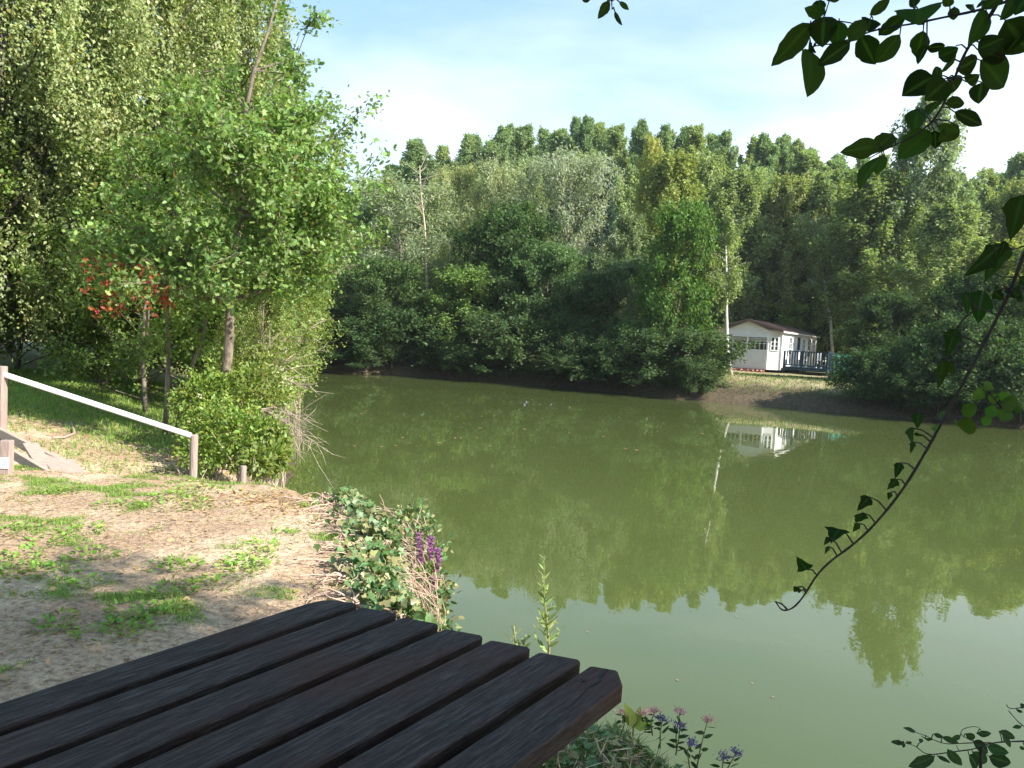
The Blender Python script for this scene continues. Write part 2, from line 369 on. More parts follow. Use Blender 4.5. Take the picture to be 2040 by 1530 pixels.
# ------------------------------------------------------------------ tree generator
PROF = {
    'poplar': lambda u: np.clip(1.0 - u, 0, 1) ** .62 * (.7 + .3 * np.minimum(u * 3, 1)),
    'round': lambda u: np.sqrt(np.clip(1 - (2 * u - .85) ** 2 / 1.35, 0, 1)),
    'oval': lambda u: np.clip(1.02 - u, 0, 1) ** .5 * np.minimum(1, .55 + u * 1.8),
    'bush': lambda u: np.clip(1.0 - .15 * u - .75 * u ** 4, 0.05, 1),
    'cone': lambda u: np.clip(1.02 - u, .05, 1) * (.85 + .3 * np.sin(u * 37) ** 2),
    'umbrella': lambda u: np.clip(.55 + .9 * u - .75 * u ** 3, 0, 1),
}
def gen_tree(seed, H, R, th, prof, nl, elev, nsub, nleaf, lsize, spread, asp=.55, shape='rhomb', mat=None, bark=None,
             hang=0.0, tr=.12, lean=(0, 0), sublen=.38, dirup=-.3, strands=7, keep=None):
    rng = np.random.default_rng(seed)
    u = (np.arange(nl) + rng.uniform(.1, .9, nl)) / nl
    z0 = th + (H - th) * u * .93
    az = np.arange(nl) * 2.39996 + rng.normal(0, .35, nl)
    r = R * PROF[prof](u) * rng.uniform(.62, 1.12, nl)
    el = rad(elev) + rng.normal(0, .12, nl) + (.35 * u if elev < 60 else 0)
    rise = r * np.tan(np.clip(el, -.6, 1.35)); lim = (H * 1.0 - z0) * (rng.uniform(.25, .62, nl) if prof == 'poplar' else rng.uniform(.75, 1.05, nl)) + (.25 if prof == 'poplar' else 0); r = r * np.where(rise > lim, (.8 if prof == 'poplar' else .35) + (.2 if prof == 'poplar' else .65) * lim / np.maximum(rise, 1e-3), 1); rise = np.minimum(rise, lim)
    tx = lambda z: np.column_stack([lean[0] * (z / H) ** 1.5 + .12 * np.sin(z * .7 + seed), lean[1] * (z / H) ** 1.5 + .12 * np.sin(z * .9 + seed * 2)])
    st = np.column_stack([tx(z0), z0])
    en = st + np.column_stack([r * np.cos(az), r * np.sin(az), rise])
    # sub branches
    li = np.repeat(np.arange(nl), nsub); s = rng.uniform(.3, 1.0, len(li)) ** .7
    s[::nsub] = 1.0
    sb = st[li] + (en[li] - st[li]) * s[:, None]
    ld = en - st; ld /= np.linalg.norm(ld, axis=1)[:, None] + 1e-6
    sdv = rng.normal(size=(len(li), 3)) * .8 + ld[li] * .9 + np.array([0, 0, 1.3 if prof == 'poplar' else .15])
    sdv /= np.linalg.norm(sdv, axis=1)[:, None]
    sl = np.minimum(R, 3.2) * sublen * rng.uniform(.4, 1.15, len(li)) * (1.15 - .4 * s) * (np.clip(r[li] / R * 1.3, .35, 1) if prof in ('poplar', 'oval') else 1)
    se = sb + sdv * sl[:, None]
    k = rng.integers(0, len(li), nleaf * len(li))
    t = rng.uniform(.05, 1.08, len(k)) ** .8
    C = sb[k] + (se[k] - sb[k]) * t[:, None]
    if hang > 0:
        q = rng.integers(0, strands, len(k))
        tt = _hash(k.astype(np.int64), q.astype(np.int64), seed)[:, None]
        C = sb[k] + (se[k] - sb[k]) * tt
        L = hang * (.35 + .9 * _hash(k.astype(np.int64), q.astype(np.int64), seed + 5))
        dz = rng.uniform(0, 1, len(k)) * L
        sway = (_hash(k.astype(np.int64), q.astype(np.int64), seed + 9) - .5) * .35
        C = C + np.column_stack([sway * dz, sway * .7 * dz, -dz])
    C = C + rng.normal(0, spread, C.shape)
    C[:, 2] = np.maximum(C[:, 2], .03)
    out = C - np.column_stack([tx(np.clip(C[:, 2], 0, H)), C[:, 2]])
    D = rng.normal(size=C.shape) * .8 + out / (np.linalg.norm(out, axis=1)[:, None] + .1) * .5 + np.array([0, 0, dirup - hang * .4])
    S = lsize * rng.uniform(.6, 1.3, len(C))
    if keep is not None:
        kk = keep(C, rng); C = C[kk]; D = D[kk]; S = S[kk]
    on = out / (np.linalg.norm(out, axis=1)[:, None] + .1)
    Nn = rng.normal(size=C.shape) * .62 + on * .65 + np.array([0, 0, .45])
    cm = leaves('crown', C, D, S, asp, shape, mat or M['leaf_far'], rng, Nrm=Nn)
    mb = MB()
    zz = np.linspace(0, H * .96, 9); tp = np.column_stack([tx(zz), zz])
    mb.tube(tp, [tr * (1.25 if i == 0 else 1) * (1 - .93 * i / 8) for i in range(9)], 7)
    for i in range(nl):
        mid = (st[i] + en[i]) / 2 + np.array([0, 0, -.06 * r[i]])
        rr = max(.007, tr * .36 * (1 - u[i] * .8)); mb.tube([st[i], mid, en[i]], [rr, rr * .6, rr * .2], 4, False)
    for j in range(0, len(li), 1 if len(li) < 260 else 3):
        mb.tube([sb[j], se[j]], [tr * .07, tr * .02], 3, False)
    me = bpy.data.meshes.new('trunk'); me.from_pydata(mb.v, [], mb.f); me.update(); me.materials.append(bark or M['bark'])
    me.polygons.foreach_set('use_smooth', np.ones(len(me.polygons), bool))
    return dict(crown=cm, trunk=me, H=H, R=R)
P = {
    'poplar': [gen_tree(100 + i, 20, 2.3 + .25 * (i % 2), 3, 'poplar', 104, 58, 8, 36, .22, .11, .55, sublen=.30, dirup=.25, tr=.14) for i in range(4)],
    'birch': [gen_tree(120 + i, 14, 2.7, 2.2, 'oval', 60, 42, 9, 46, .20, .11, .6, hang=1.1, bark=M['bark'], tr=.10) for i in range(2)],
    'willow': [gen_tree(130 + i, 11, 3.4, .8, 'round', 60, 38, 9, 44, .21, .20, .32, tr=.18, sublen=.3) for i in range(2)],
    'alder': [gen_tree(140 + i, 8, 3.0, .1, 'bush', 70, 34, 9, 42, .17, .15, .7, tr=.10, sublen=.40, dirup=-.1) for i in range(3)],
    'shrub': [gen_tree(150 + i, 3.4, 2.0, .05, 'bush', 44, 40, 8, 40, .13, .11, .7, tr=.04, sublen=.5) for i in range(2)],
    'pine': [gen_tree(160, 12, 2.4, 1.0, 'cone', 70, 4, 9, 40, .26, .13, .16, tr=.16, sublen=.26)],
}
def put_tree(kind, var, px, top, wpx, Y, label, col, group=None, name=None, cat='tree', hidecrown=False, rz=None, base=None):
    p = P[kind][var % len(P[kind])]
    T = at_y(px, top, Y); x, y = T[0], T[1]; z = hz(x, y) - .05
    if base is not None: z = base
    Hh = T[2] - z; W = wpx / FPX * Y
    o = empty(name or {'poplar': 'poplar_tree', 'birch': 'birch_tree', 'willow': 'willow_tree', 'alder': 'alder_tree', 'shrub': 'shrub', 'pine': 'pine_tree'}[kind],
              (x, y, z), label, cat, group)
    o.rotation_euler[2] = rz if rz is not None else random.uniform(0, 6.28)
    s = W / (2 * p['R']); o.scale = (s, s, Hh / p['H'])
    c = link('crown', p['crown'], o); c.color = (*col, 1)
    link('trunk' if kind not in ('shrub',) else 'stem', p['trunk'], o)
    return o
POP = (.26, .33, .145); POPB = (.22, .30, .15); YEL = (.40, .40, .11); DK = (.105, .170, .065)  # POP and BIR: leaf colour paled to stand in for haze and glare
MID = (.17, .235, .085); BIR = (.24, .30, .115); PINE = (.045, .085, .060); OLI = (.27, .305, .11)
g1 = 'poplars in the far skyline row'
ENV = np.array([(560, 420), (640, 400), (740, 352), (780, 322), (838, 272), (900, 297), (945, 264), (1000, 247), (1118, 232), (1225, 235), (1330, 234), (1450, 248), (1590, 270), (1700, 303), (1800, 318), (1930, 345), (2040, 292), (2160, 290)])
rp = random.Random(12)
for row, (Yr, sp, off) in enumerate(((70, 58, 0), (76, 55, 27), (83, 60, 10))):
    for i in range(int(1560 / sp)):
        px = 585 + off + i * sp + rp.uniform(-16, 16); top = float(np.interp(px, ENV[:, 0], ENV[:, 1])) - 12 + (rp.random() ** 1.3) * 40
        put_tree('poplar', rp.randrange(4), px, top, rp.uniform(84, 122) * 70 / Yr * 1.08, Yr + rp.uniform(-2, 2), 'slim green poplar in the far skyline row behind the pond', [POP, POPB, (.28, .34, .13), (.24, .32, .16), (.19, .27, .13)][rp.randrange(5)], g1)
g2 = 'trees filling the wood in front of the skyline row'
for i, (px, top, w, Y, k, c) in enumerate([(590, 430, 180, 58, 'birch', MID), (720, 430, 150, 60, 'birch', BIR), (800, 400, 150, 62, 'birch', MID), (880, 350, 130, 60, 'birch', BIR),
        (960, 345, 140, 61, 'birch', POP), (1050, 320, 150, 62, 'birch', BIR), (1170, 300, 150, 63, 'birch', BIR), (1240, 330, 150, 62, 'birch', POP), (1420, 300, 160, 62, 'birch', BIR),
        (1500, 330, 170, 60, 'birch', POP), (1570, 345, 160, 58, 'birch', OLI), (1650, 340, 170, 58, 'birch', BIR), (1760, 350, 190, 57, 'birch', OLI), (1950, 400, 190, 56, 'birch', BIR),
        (2050, 350, 200, 55, 'birch', OLI), (500, 450, 200, 56, 'birch', MID), (400, 440, 220, 54, 'birch', MID)]):
    put_tree(k, i, px, top, w * .95, Y, 'mid green tree crown between the skyline poplars and the shoreline trees', c, g2, name='deciduous_tree')
for i, (px, top, w, Y) in enumerate([(1430, 520, 260, 63), (1540, 540, 260, 66), (1640, 500, 260, 64), (1760, 520, 260, 63), (1880, 500, 280, 60), (2010, 500, 280, 58), (640, 520, 240, 60), (1300, 520, 240, 62), (1100, 520, 260, 62), (900, 520, 260, 60), (760, 520, 260, 62)]):
    put_tree('alder', i, px, top, w * 1.2, Y, 'dim undergrowth tree low behind the front trees of the far bank', MID, 'undergrowth deep in the wood', name='undergrowth_tree')
# middle row, each its own
for a in [('birch', 0, 1340, 298, 190, 54, 'rounded yellow green birch rising left of the white cabin, in front of the poplars', (.25, .29, .08)),
          ('birch', 1, 1298, 270, 90, 56, 'narrow tree with yellowing crown among the skyline poplars', YEL),
          ('birch', 0, 1475, 335, 170, 57, 'tall pale green birch directly behind the thin white trunk beside the cabin', BIR),
          ('birch', 1, 1600, 350, 190, 60, 'drooping olive green birch behind the cabin roof', OLI),
          ('birch', 0, 1745, 335, 235, 52, 'broad drooping birch right of the cabin with white trunk', (.20, .26, .08)),
          ('birch', 1, 1850, 190, 215, 52, 'tall grey green willow standing above its neighbours behind the hanging leafy branch', (.21, .27, .15)),
          ('birch', 1, 1885, 400, 210, 46, 'mid green birch on the right bank below the tall grey green willow', BIR),
          ('willow', 1, 1140, 322, 215, 50, 'round silver green willow in the middle of the far bank', (.31, .35, .25)),
          ('willow', 0, 992, 340, 130, 52, 'small pale willow top left of the silver green willow', (.32, .36, .20)),
          ('willow', 1, 912, 345, 120, 53, 'pale yellowish willow with rounded head beside the bare topped tree', (.33, .36, .16)),
          ('willow', 0, 800, 375, 260, 48, 'large grey green willow leaning over the far left shore', (.26, .31, .19)),
          ('willow', 1, 700, 420, 170, 49, 'bluish grey willow partly hidden behind the foreground oak', (.24, .30, .22)),
          ('pine', 0, 1212, 312, 120, 51, 'dark blue green pine right of the silver willow', PINE),
          ('birch', 1, 1040, 400, 200, 48, 'dark leafy tree in front of the pale willow tops', (.085, .14, .04)),
          ('birch', 0, 1265, 420, 130, 47, 'pale slender sapling tree right of the dark pine', (.17, .22, .10)),
          ('birch', 1, 2010, 480, 230, 44, 'yellow green birch at the right edge of the wood', (.30, .34, .07)),
          ('alder', 2, 1555, 585, 200, 60, 'bright green rounded bush directly behind the white cabin', (.24, .36, .05)),
          ('alder', 0, 1690, 560, 170, 59, 'leafy tree behind the deck of the cabin', (.10, .16, .04)),
          ('birch', 0, 1180, 560, 70, 44.6, 'small tree with orange brown leaves on the far bank below the silver willow', (.28, .22, .04)),
          ]:
    put_tree(*a, col=None) if False else put_tree(a[0], a[1], a[2], a[3], a[4], a[5], a[6], a[7])
# shoreline row
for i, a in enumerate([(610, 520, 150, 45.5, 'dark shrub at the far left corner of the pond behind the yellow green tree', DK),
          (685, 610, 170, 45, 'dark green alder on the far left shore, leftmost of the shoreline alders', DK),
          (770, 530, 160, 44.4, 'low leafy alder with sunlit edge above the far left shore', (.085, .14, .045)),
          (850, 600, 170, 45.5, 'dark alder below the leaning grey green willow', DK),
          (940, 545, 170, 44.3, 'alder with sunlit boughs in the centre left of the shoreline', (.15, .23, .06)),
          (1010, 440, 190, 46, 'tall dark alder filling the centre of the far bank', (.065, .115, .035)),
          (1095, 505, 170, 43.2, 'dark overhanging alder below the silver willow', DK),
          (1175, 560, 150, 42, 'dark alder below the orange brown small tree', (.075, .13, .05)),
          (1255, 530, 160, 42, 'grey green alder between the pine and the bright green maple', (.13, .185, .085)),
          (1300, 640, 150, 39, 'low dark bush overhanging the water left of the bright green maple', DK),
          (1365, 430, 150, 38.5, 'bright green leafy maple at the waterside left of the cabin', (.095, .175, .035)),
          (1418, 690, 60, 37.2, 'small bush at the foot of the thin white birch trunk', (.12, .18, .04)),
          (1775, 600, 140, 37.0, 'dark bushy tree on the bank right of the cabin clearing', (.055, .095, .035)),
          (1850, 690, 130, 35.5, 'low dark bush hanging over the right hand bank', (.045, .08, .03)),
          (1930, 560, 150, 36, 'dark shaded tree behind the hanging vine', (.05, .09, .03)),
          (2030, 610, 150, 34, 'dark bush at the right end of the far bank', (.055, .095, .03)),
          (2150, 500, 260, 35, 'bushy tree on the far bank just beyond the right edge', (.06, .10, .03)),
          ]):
    px, top, w, Y, lab, c = a
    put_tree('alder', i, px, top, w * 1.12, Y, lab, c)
for i, a in enumerate([(650, 690, 120, 43.9), (730, 700, 130, 44.1), (810, 690, 140, 44.0), (880, 700, 130, 43.6), (960, 690, 150, 43.1), (1040, 700, 140, 42.2), (1120, 700, 150, 41.0),
                       (1200, 700, 150, 39.6), (1270, 710, 150, 38.0), (1340, 720, 130, 36.7), (1760, 700, 120, 34.0), (1830, 715, 130, 33.0), (1920, 715, 140, 32.2), (2010, 720, 140, 31.6), (1790, 750, 120, 33), (1860, 755, 120, 33), (1900, 760, 120, 33), (1965, 760, 120, 33), (2050, 760, 140, 33), (2000, 770, 110, 30), (2090, 760, 120, 30), (1400, 745, 70, 33), (600, 700, 90, 43)]):
    Ys = next(Y for Y in np.arange(28, 48, .1) if lake_sd(*[np.array([q]) for q in at_y(a[0], 740, Y)[:2]])[0] > (.05 if i < 14 else -.25) and Y > 27)
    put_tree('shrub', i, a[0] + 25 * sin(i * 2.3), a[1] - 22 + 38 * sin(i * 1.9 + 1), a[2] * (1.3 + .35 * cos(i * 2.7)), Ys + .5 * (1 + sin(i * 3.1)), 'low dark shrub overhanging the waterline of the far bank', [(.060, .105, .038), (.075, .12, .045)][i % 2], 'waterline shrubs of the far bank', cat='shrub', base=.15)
# dead topped tree (bare branches) among the willows
def bare(name, pts, r, label, cat='tree', mat='twig_dry', nb=14, seed=3, bl=1.4):
    rng = np.random.default_rng(seed); o = empty(name, pts[0], label, cat)
    mb = MB(); P0 = np.array(pts) - np.array(pts[0]); n = len(P0)
    mb.tube(P0, [r * (1 - .8 * i / (n - 1)) for i in range(n)], 7); mb.build('trunk', M[mat], o, smooth=True)
    b2 = MB()
    for i in range(nb):
        t = rng.uniform(.45, 1) * (n - 1); k = min(int(t), n - 2); a = P0[k] + (P0[k + 1] - P0[k]) * (t - k)
        d = rng.normal(size=3) * .5 + np.array([0, 0, .8]); d /= np.linalg.norm(d); L = bl * rng.uniform(.5, 1)
        m = a + d * L * .5 + rng.normal(size=3) * .1; b2.tube([a, m, a + d * L], [r * .22, r * .15, r * .06], 4, False)
    b2.build('branches', M[mat], o, smooth=True); return o
bp = [at_y(848, 640, 46.5), at_y(850, 560, 46.5), at_y(846, 450, 46.5), at_y(838, 380, 46.5), at_y(836, 330, 46.5)]
bp[0][2] = hz(bp[0][0], bp[0][1])
bare('bare_tree', bp, .10, 'bare reddish dead treetop sticking out of the leaning grey willow', nb=16, bl=2.2)
# white birch trunks beside the cabin
def birch_trunk(pts, r, label, Y, crown):
    P3 = [at_y(px, py, Y) for px, py in pts]; P3[0][2] = hz(P3[0][0], P3[0][1]) - .05
    o = empty('birch_tree', P3[0], label, 'tree')
    mb = MB(); Q = np.array(P3) - P3[0]; n = len(Q); mb.tube(Q, [r * (1 - .75 * i / (n - 1)) for i in range(n)], 8)
    mb.build('trunk', M['bark_birch'], o, smooth=True)
    rng = np.random.default_rng(int(Y)); b2 = MB(); C = []
    for i in range(46):
        t = rng.uniform(crown, 1) * (n - 1); k = min(int(t), n - 2); a = Q[k] + (Q[k + 1] - Q[k]) * (t - k)
        L = rng.uniform(.5, 1.7); d = np.array([rng.normal(), rng.normal(), .5]); d /= np.linalg.norm(d); e = a + d * L
        b2.tube([a, a + d * L * .5, e], [r * .2, r * .12, r * .05], 4, False)
        for s in range(9):
            q = a + d * L * rng.uniform(.2, 1); m = 22; dz = rng.uniform(0, rng.uniform(.3, 1.1), m)
            C.append(q + np.column_stack([rng.normal(0, .07, m), rng.normal(0, .07, m), -dz]))
    b2.build('branches', M['bark_birch'], o)
    C = np.vstack(C); D = rng.normal(size=C.shape) + np.array([0, 0, -.6])
    c = link('crown', leaves('crown', C, D, .13 * rng.uniform(.6, 1.2, len(C)), .6, 'rhomb', M['leaf_far'], rng), o); c.color = (*BIR, 1)
birch_trunk([(1456, 752), (1449, 700), (1447, 620), (1448, 560), (1446, 500), (1444, 440)], .11, 'slender birch with thin white trunk at the left corner of the white cabin', 38.5, .45)
birch_trunk([(1662, 720), (1655, 640), (1645, 580), (1637, 530), (1624, 475), (1616, 440)], .12, 'leaning birch with white trunk right of the white cabin', 54, .42)

# ------------------------------------------------------------------ left foreground trees
def big_tree(proto, name, loc, label, rz=0, s=1.0, cat='tree', part='crown'):
    o = empty(name, loc, label, cat, rz=rz); o.scale = (s, s, s)
    link(part, proto['crown'], o); link('trunk', proto['trunk'], o); return o
NB = [gen_tree(201 + i, 14.5, 3.1, 1.6, 'oval', 70, 36, 11, 170, .088, .05, .62, 'rhomb', M['leaf_birch'], M['bark_dark'], hang=1.7, tr=.16, strands=10) for i in range(2)]
def gp(px, Y):   # ground point below column px at distance Y
    x = (px - 1020) / FPX * Y * 1.0; x = at_y(px, 800, Y)[0]; return (x, Y, hz(x, Y) - .05)
big_tree(NB[0], 'birch_tree', gp(200, 17.5), 'huge weeping birch with dark trunk filling the upper left of the view', rz=.4)
big_tree(NB[1], 'birch_tree', gp(428, 20.5), 'tall weeping birch behind the oak leader, against the sky', rz=2.1, s=1.0)
big_tree(NB[0], 'birch_tree', gp(-20, 16.0), 'weeping birch at the left edge with yellow green strands', rz=3.7, s=.95)
big_tree(NB[1], 'birch_tree', gp(-170, 18.5), 'weeping birch just outside the left edge', rz=1.0, s=1.05)
big_tree(NB[0], 'birch_tree', gp(310, 24.5), 'weeping birch behind the two front birches', rz=5.0, s=1.05)
# oak
def spray(rng, a, e, n, sp, up=.0):
    t = rng.uniform(0.1, 1.05, n)[:, None]; return a + (e - a) * t + rng.normal(0, sp, (n, 3)) + np.array([0, 0, up])
def oak():
    rng = np.random.default_rng(5); Y = 11.5
    lead = [(440, 812), (448, 760), (455, 700), (460, 600), (466, 520), (480, 430), (482, 330), (490, 220), (506, 140), (535, 60), (560, -30)]
    Q = [at_y(px, py, Y + .1 * sin(i * 2.0)) for i, (px, py) in enumerate(lead)]; Q[0][2] = hz(Q[0][0], Y) - .1
    o = empty('oak_tree', Q[0], 'young oak with slender grey trunk and spreading lobed leaves on the left bank', 'tree')
    B = np.array(Q) - Q[0]; mb = MB(); n = len(B); mb.tube(B, [.085 * (1 - .86 * i / (n - 1)) + (.03 if i == 0 else 0) for i in range(n)], 10)
    mb.build('trunk', M['bark_oak'], o, smooth=True)
    limbs = []
    # (start index on leader, tip px, tip py, depth offset)
    L = [(5, 680, 258, .3), (5, 705, 378, -.3), (5, 690, 480, .4), (4, 655, 500, -.6), (5, 330, 215, -.5), (4, 255, 330, .2), (4, 200, 420, -.4), (4, 235, 500, .5),
         (5, 400, 140, .5), (6, 600, 165, .2), (6, 615, 225, -.4), (6, 400, 260, -.8), (5, 570, 330, -1.0), (5, 430, 330, -1.2), (4, 380, 420, -1.3), (4, 560, 430, -1.2),
         (6, 540, 260, .8), (4, 320, 450, 1.2), (4, 600, 420, 1.2), (5, 640, 330, .9), (3, 300, 560, -.9), (3, 200, 560, -.2), (3, 620, 540, .2), (4, 480, 500, -1.3), (3, 400, 560, -1.0),
         (3, 520, 560, .9), (7, 580, 120, .1), (8, 630, 10, 0), (8, 600, 60, .2), (7, 440, 180, .4), (9, 545, -10, .1), (5, 650, 400, -.7), (5, 300, 300, .8), (4, 160, 480, .3), (6, 350, 180, .6), (5, 675, 430, .1), (4, 510, 360, 1.1), (3, 330, 510, .8), (5, 480, 290, -1.1), (5, 590, 270, -.7)]
    br = MB(); C = []; W = []
    for (k, px, py, dy) in L:
        a = B[k]; e = at_y(px, py, Y + dy) - Q[0]; m = a + (e - a) * .5 + rng.normal(0, .12, 3) + np.array([0, 0, -.10])
        r0 = .034 if k < 7 else .015; br.tube([a, a + (m - a) * .5, m, m + (e - m) * .5, e], [r0, r0 * .75, r0 * .55, r0 * .35, r0 * .12], 6, False)
        top = k >= 7
        for j in range(5 if top else 13):
            t = rng.uniform(.35, 1.0); s = (a + (m - a) * t * 2) if t < .5 else (m + (e - m) * (t - .5) * 2)
            d = rng.normal(size=3) * np.array([1, 1, .7]) + (e - a) / np.linalg.norm(e - a) * .8 + np.array([0, 0, .2]); d /= np.linalg.norm(d)
            ll = rng.uniform(.18, .5) if top else rng.uniform(.3, .85)
            f = s + d * ll; br.tube([s, (s + f) / 2 + rng.normal(0, .03, 3), f], [.009, .006, .003], 4, False)
            C.append(spray(rng, s, f, int(44 * ll / .4) if top else int(58 * ll / .5), .05 if top else .09)); 
    br.build('branches', M['bark_oak'], o)
    C = np.vstack(C); D = rng.normal(size=C.shape) + np.array([.1, -.1, .05]); cc = C - np.array([0, 0, 3.9]); cc /= np.linalg.norm(cc, axis=1)[:, None] + .3; Nn = rng.normal(size=C.shape) * .7 + cc * .6 + np.array([0, 0, .5])
    link('crown', leaves('crown', C, D, rng.uniform(.055, .11, len(C)), .72, 'oak', M['leaf_oak'], rng, fold=.2, Nrm=Nn), o)
    # red leaved bough
    C = []; rb = MB()
    for (px, py, w, nn, dy) in [(225, 600, .16, 60, -.75), (300, 575, .20, 50, -.9), (215, 560, .2, 30, -.6), (245, 530, .12, 14, -.5), (180, 530, .10, 10, -.4), (320, 595, .1, 24, -.9)]:
        e = at_y(px, py, Y + dy) - Q[0]; C.append(e + rng.normal(0, w * .8, (nn, 3)))
        s = B[3] + np.array([0, 0, .2]); rb.tube([s, (s + e) / 2 + np.array([0, 0, .15]), e], [.012, .008, .003], 4, False)
    C = np.vstack(C); rbo = rb.build('red_bough', M['bark_oak'], o); tag(rbo, 'bough with withered orange red leaves')
    link('red_leaves', leaves('red_leaves', C, rng.normal(size=C.shape), rng.uniform(.08, .12, len(C)), .7, 'oak', M['leaf_red'], rng), rbo)
oak()
# thin leafy saplings and understory on the left bank
UND = [gen_tree(220 + i, 5.5, 2.1, .1, 'bush', 60, 30, 10, 62, .085, .09, .7, 'rhomb', M['leaf_under'], M['bark'], tr=.06, sublen=.36) for i in range(2)]
LIM = gen_tree(230, 4.6, 1.35, .5, 'oval', 44, 42, 9, 90, .055, .05, .5, 'rhomb', M['leaf_lime'], M['bark_oak'], hang=.55, tr=.05)
for i, (px, Y, s, lab) in enumerate([(30, 19, 1.0, 'dark undergrowth bush at the left edge behind the handrail'), (120, 20.5, 1.05, 'dark undergrowth bush beneath the hanging birch strands'),
        (215, 17.5, .85, 'shaded undergrowth bush behind the lower end of the grass shadow'), (300, 16.2, .95, 'dense undergrowth bush below the red leaved bough'), (385, 17.8, 1.0, 'undergrowth bush between the thin trunks left of the oak'),
        (455, 19.5, .95, 'bush behind the oak trunk'), (-70, 17, 1.2, 'dark bush just outside the left edge'), (150, 26, 1.5, 'tall dark thicket tree behind the undergrowth on the left'), (20, 27, 1.6, 'tall dark thicket tree far behind the handrail'),
        (300, 27, 1.5, 'tall thicket tree behind the weeping birches'), (430, 29, 1.3, 'thicket tree behind the oak crown'), (-90, 24, 1.6, 'thicket tree beyond the left edge'), (540, 33, 1.1, 'thicket tree behind the yellow green sapling')]):
    big_tree(UND[i % 2], 'understory_bush', gp(px, Y), lab, rz=i * 1.3, s=s, cat='bush')
x, y, z = gp(560, 17.5); big_tree(LIM, 'willow_tree', (x, y, z), 'small yellow green weeping tree beside the oak at the water edge', rz=.5, s=1.15)
x, y, z = gp(510, 15.0); big_tree(LIM, 'willow_tree', (x, y, z), 'yellow green weeping sapling right behind the oak trunk', rz=2.5, s=.8)
def sapling(pts, Y, r, label, seed):
    P3 = [at_y(px, py, Y) for px, py in pts]; P3[0][2] = hz(P3[0][0], P3[0][1]) - .05; rng = np.random.default_rng(seed)
    o = empty('sapling', P3[0], label, 'sapling'); Q = np.array(P3) - P3[0]; n = len(Q)
    mb = MB(); mb.tube(Q, [r * (1 - .7 * i / (n - 1)) for i in range(n)], 7); mb.build('trunk', M['bark_oak'], o, smooth=True)
    C = np.vstack([spray(rng, Q[k], Q[k] + rng.normal(size=3) * .5 + np.array([0, 0, .3]), 26, .07) for k in range(2, n) for _ in range(9)])
    link('crown', leaves('crown', C, rng.normal(size=C.shape), rng.uniform(.05, .09, len(C)), .7, 'ovate', M['leaf_bush'], rng), o)
sapling([(330, 830), (334, 760), (336, 700), (333, 640), (338, 560), (345, 500)], 12.6, .045, 'straight thin trunk behind the handrail, left of the oak', 1)
sapling([(350, 830), (372, 760), (398, 690), (415, 620), (430, 560), (445, 500)], 12.9, .04, 'slanting thin trunk crossing towards the oak trunk', 2)
sapling([(290, 830), (287, 760), (283, 690), (290, 600), (300, 540)], 14.5, .05, 'dark thin trunk in the thicket below the red leaves', 3)
sapling([(115, 740), (110, 680), (108, 600), (112, 540)], 18.0, .06, 'pale thin trunk at the back of the dark thicket', 4)

# bush at the oak's foot
def bush(name, cx, cy, blobs, nleaf, ls, mat, label, seed, shape='ovate', stems=30, flowers=None):
    rng = np.random.default_rng(seed); z0 = hz(cx, cy); o = empty(name, (cx, cy, z0), label, 'bush')
    C = []; Dd = []; st = MB()
    tot = sum(b[3] * b[4] for b in blobs)
    for (x, y, z, rx, rz_) in blobs:
        n = int(nleaf * rx * rz_ / tot); d = rng.normal(size=(n, 3)); d /= np.linalg.norm(d, axis=1)[:, None]
        rr = rng.uniform(.45, 1.06, n)[:, None] ** .6
        rr *= (1 + .38 * np.sin(d[:, :1] * 6 + seed) * np.cos(d[:, 2:] * 8 + seed)) * rng.uniform(.8, 1.15, (n, 1))
        p = np.array([x - cx, y - cy, z - z0]) + d * rr * np.array([rx, rx, rz_]); C.append(p); Dd.append(d + rng.normal(0, .6, d.shape))
        for k in range(max(3, int(stems * rx * rz_ / tot))):
            e = p[rng.integers(n)]; a = np.array([x - cx, y - cy, 0]) + rng.normal(0, .08, 3) * np.array([1, 1, 0]); m = (a + e) / 2 + rng.normal(0, .06, 3)
            st.tube([a, m, e], [.009, .006, .003], 4, False)
    C = np.vstack(C); Dd = np.vstack(Dd); k = C[:, 2] > (height(C[:, 0] + cx, C[:, 1] + cy) - z0) * .999 - .02; k &= (C[:, 2] + z0) > .02; C = C[k]; Dd = Dd[k]
    st.build('stems', M['twig_dry'], o)
    link('foliage', leaves('foliage', C, Dd, ls * rng.uniform(.6, 1.25, len(C)), .6, shape, M[mat], rng), o)
    if flowers:
        C = []
        for (px, py, Y, r, n) in flowers: C.append(at_y(px, py, Y) - np.array([cx, cy, z0]) + rng.normal(0, r, (n, 3)))
        C = np.vstack(C); link('blossom', leaves('blossom', C, rng.normal(size=C.shape), .02 * rng.uniform(.6, 1.2, len(C)), .8, 'rhomb', M['blossom'], rng), o)
    return o
M['blossom'] = leafmat('blossom', (.72, .60, .58), .2, .2, .02)
def blob(px, py, Y, rpx, rzpx):
    p = at_y(px, py, Y); return (p[0], p[1], p[2], rpx / FPX * Y, rzpx / FPX * Y)
b = [blob(430, 860, 10.6, 60, 70), blob(400, 800, 11.2, 55, 60), blob(480, 870, 10.2, 60, 65), blob(450, 790, 11.4, 60, 60), blob(525, 880, 10.2, 45, 55), blob(400, 900, 10.0, 45, 35)]
x, y = b[0][0], b[0][1]; bush('waterside_bush', x, y, b, 8000, .062, 'leaf_bush', 'leafy green bush at the foot of the oak beside the short post', 11, 'ovate')
b = [blob(500, 770, 11.6, 60, 50), blob(545, 740, 12.2, 50, 60), blob(470, 730, 12.0, 50, 60), blob(550, 800, 11.6, 35, 35)]
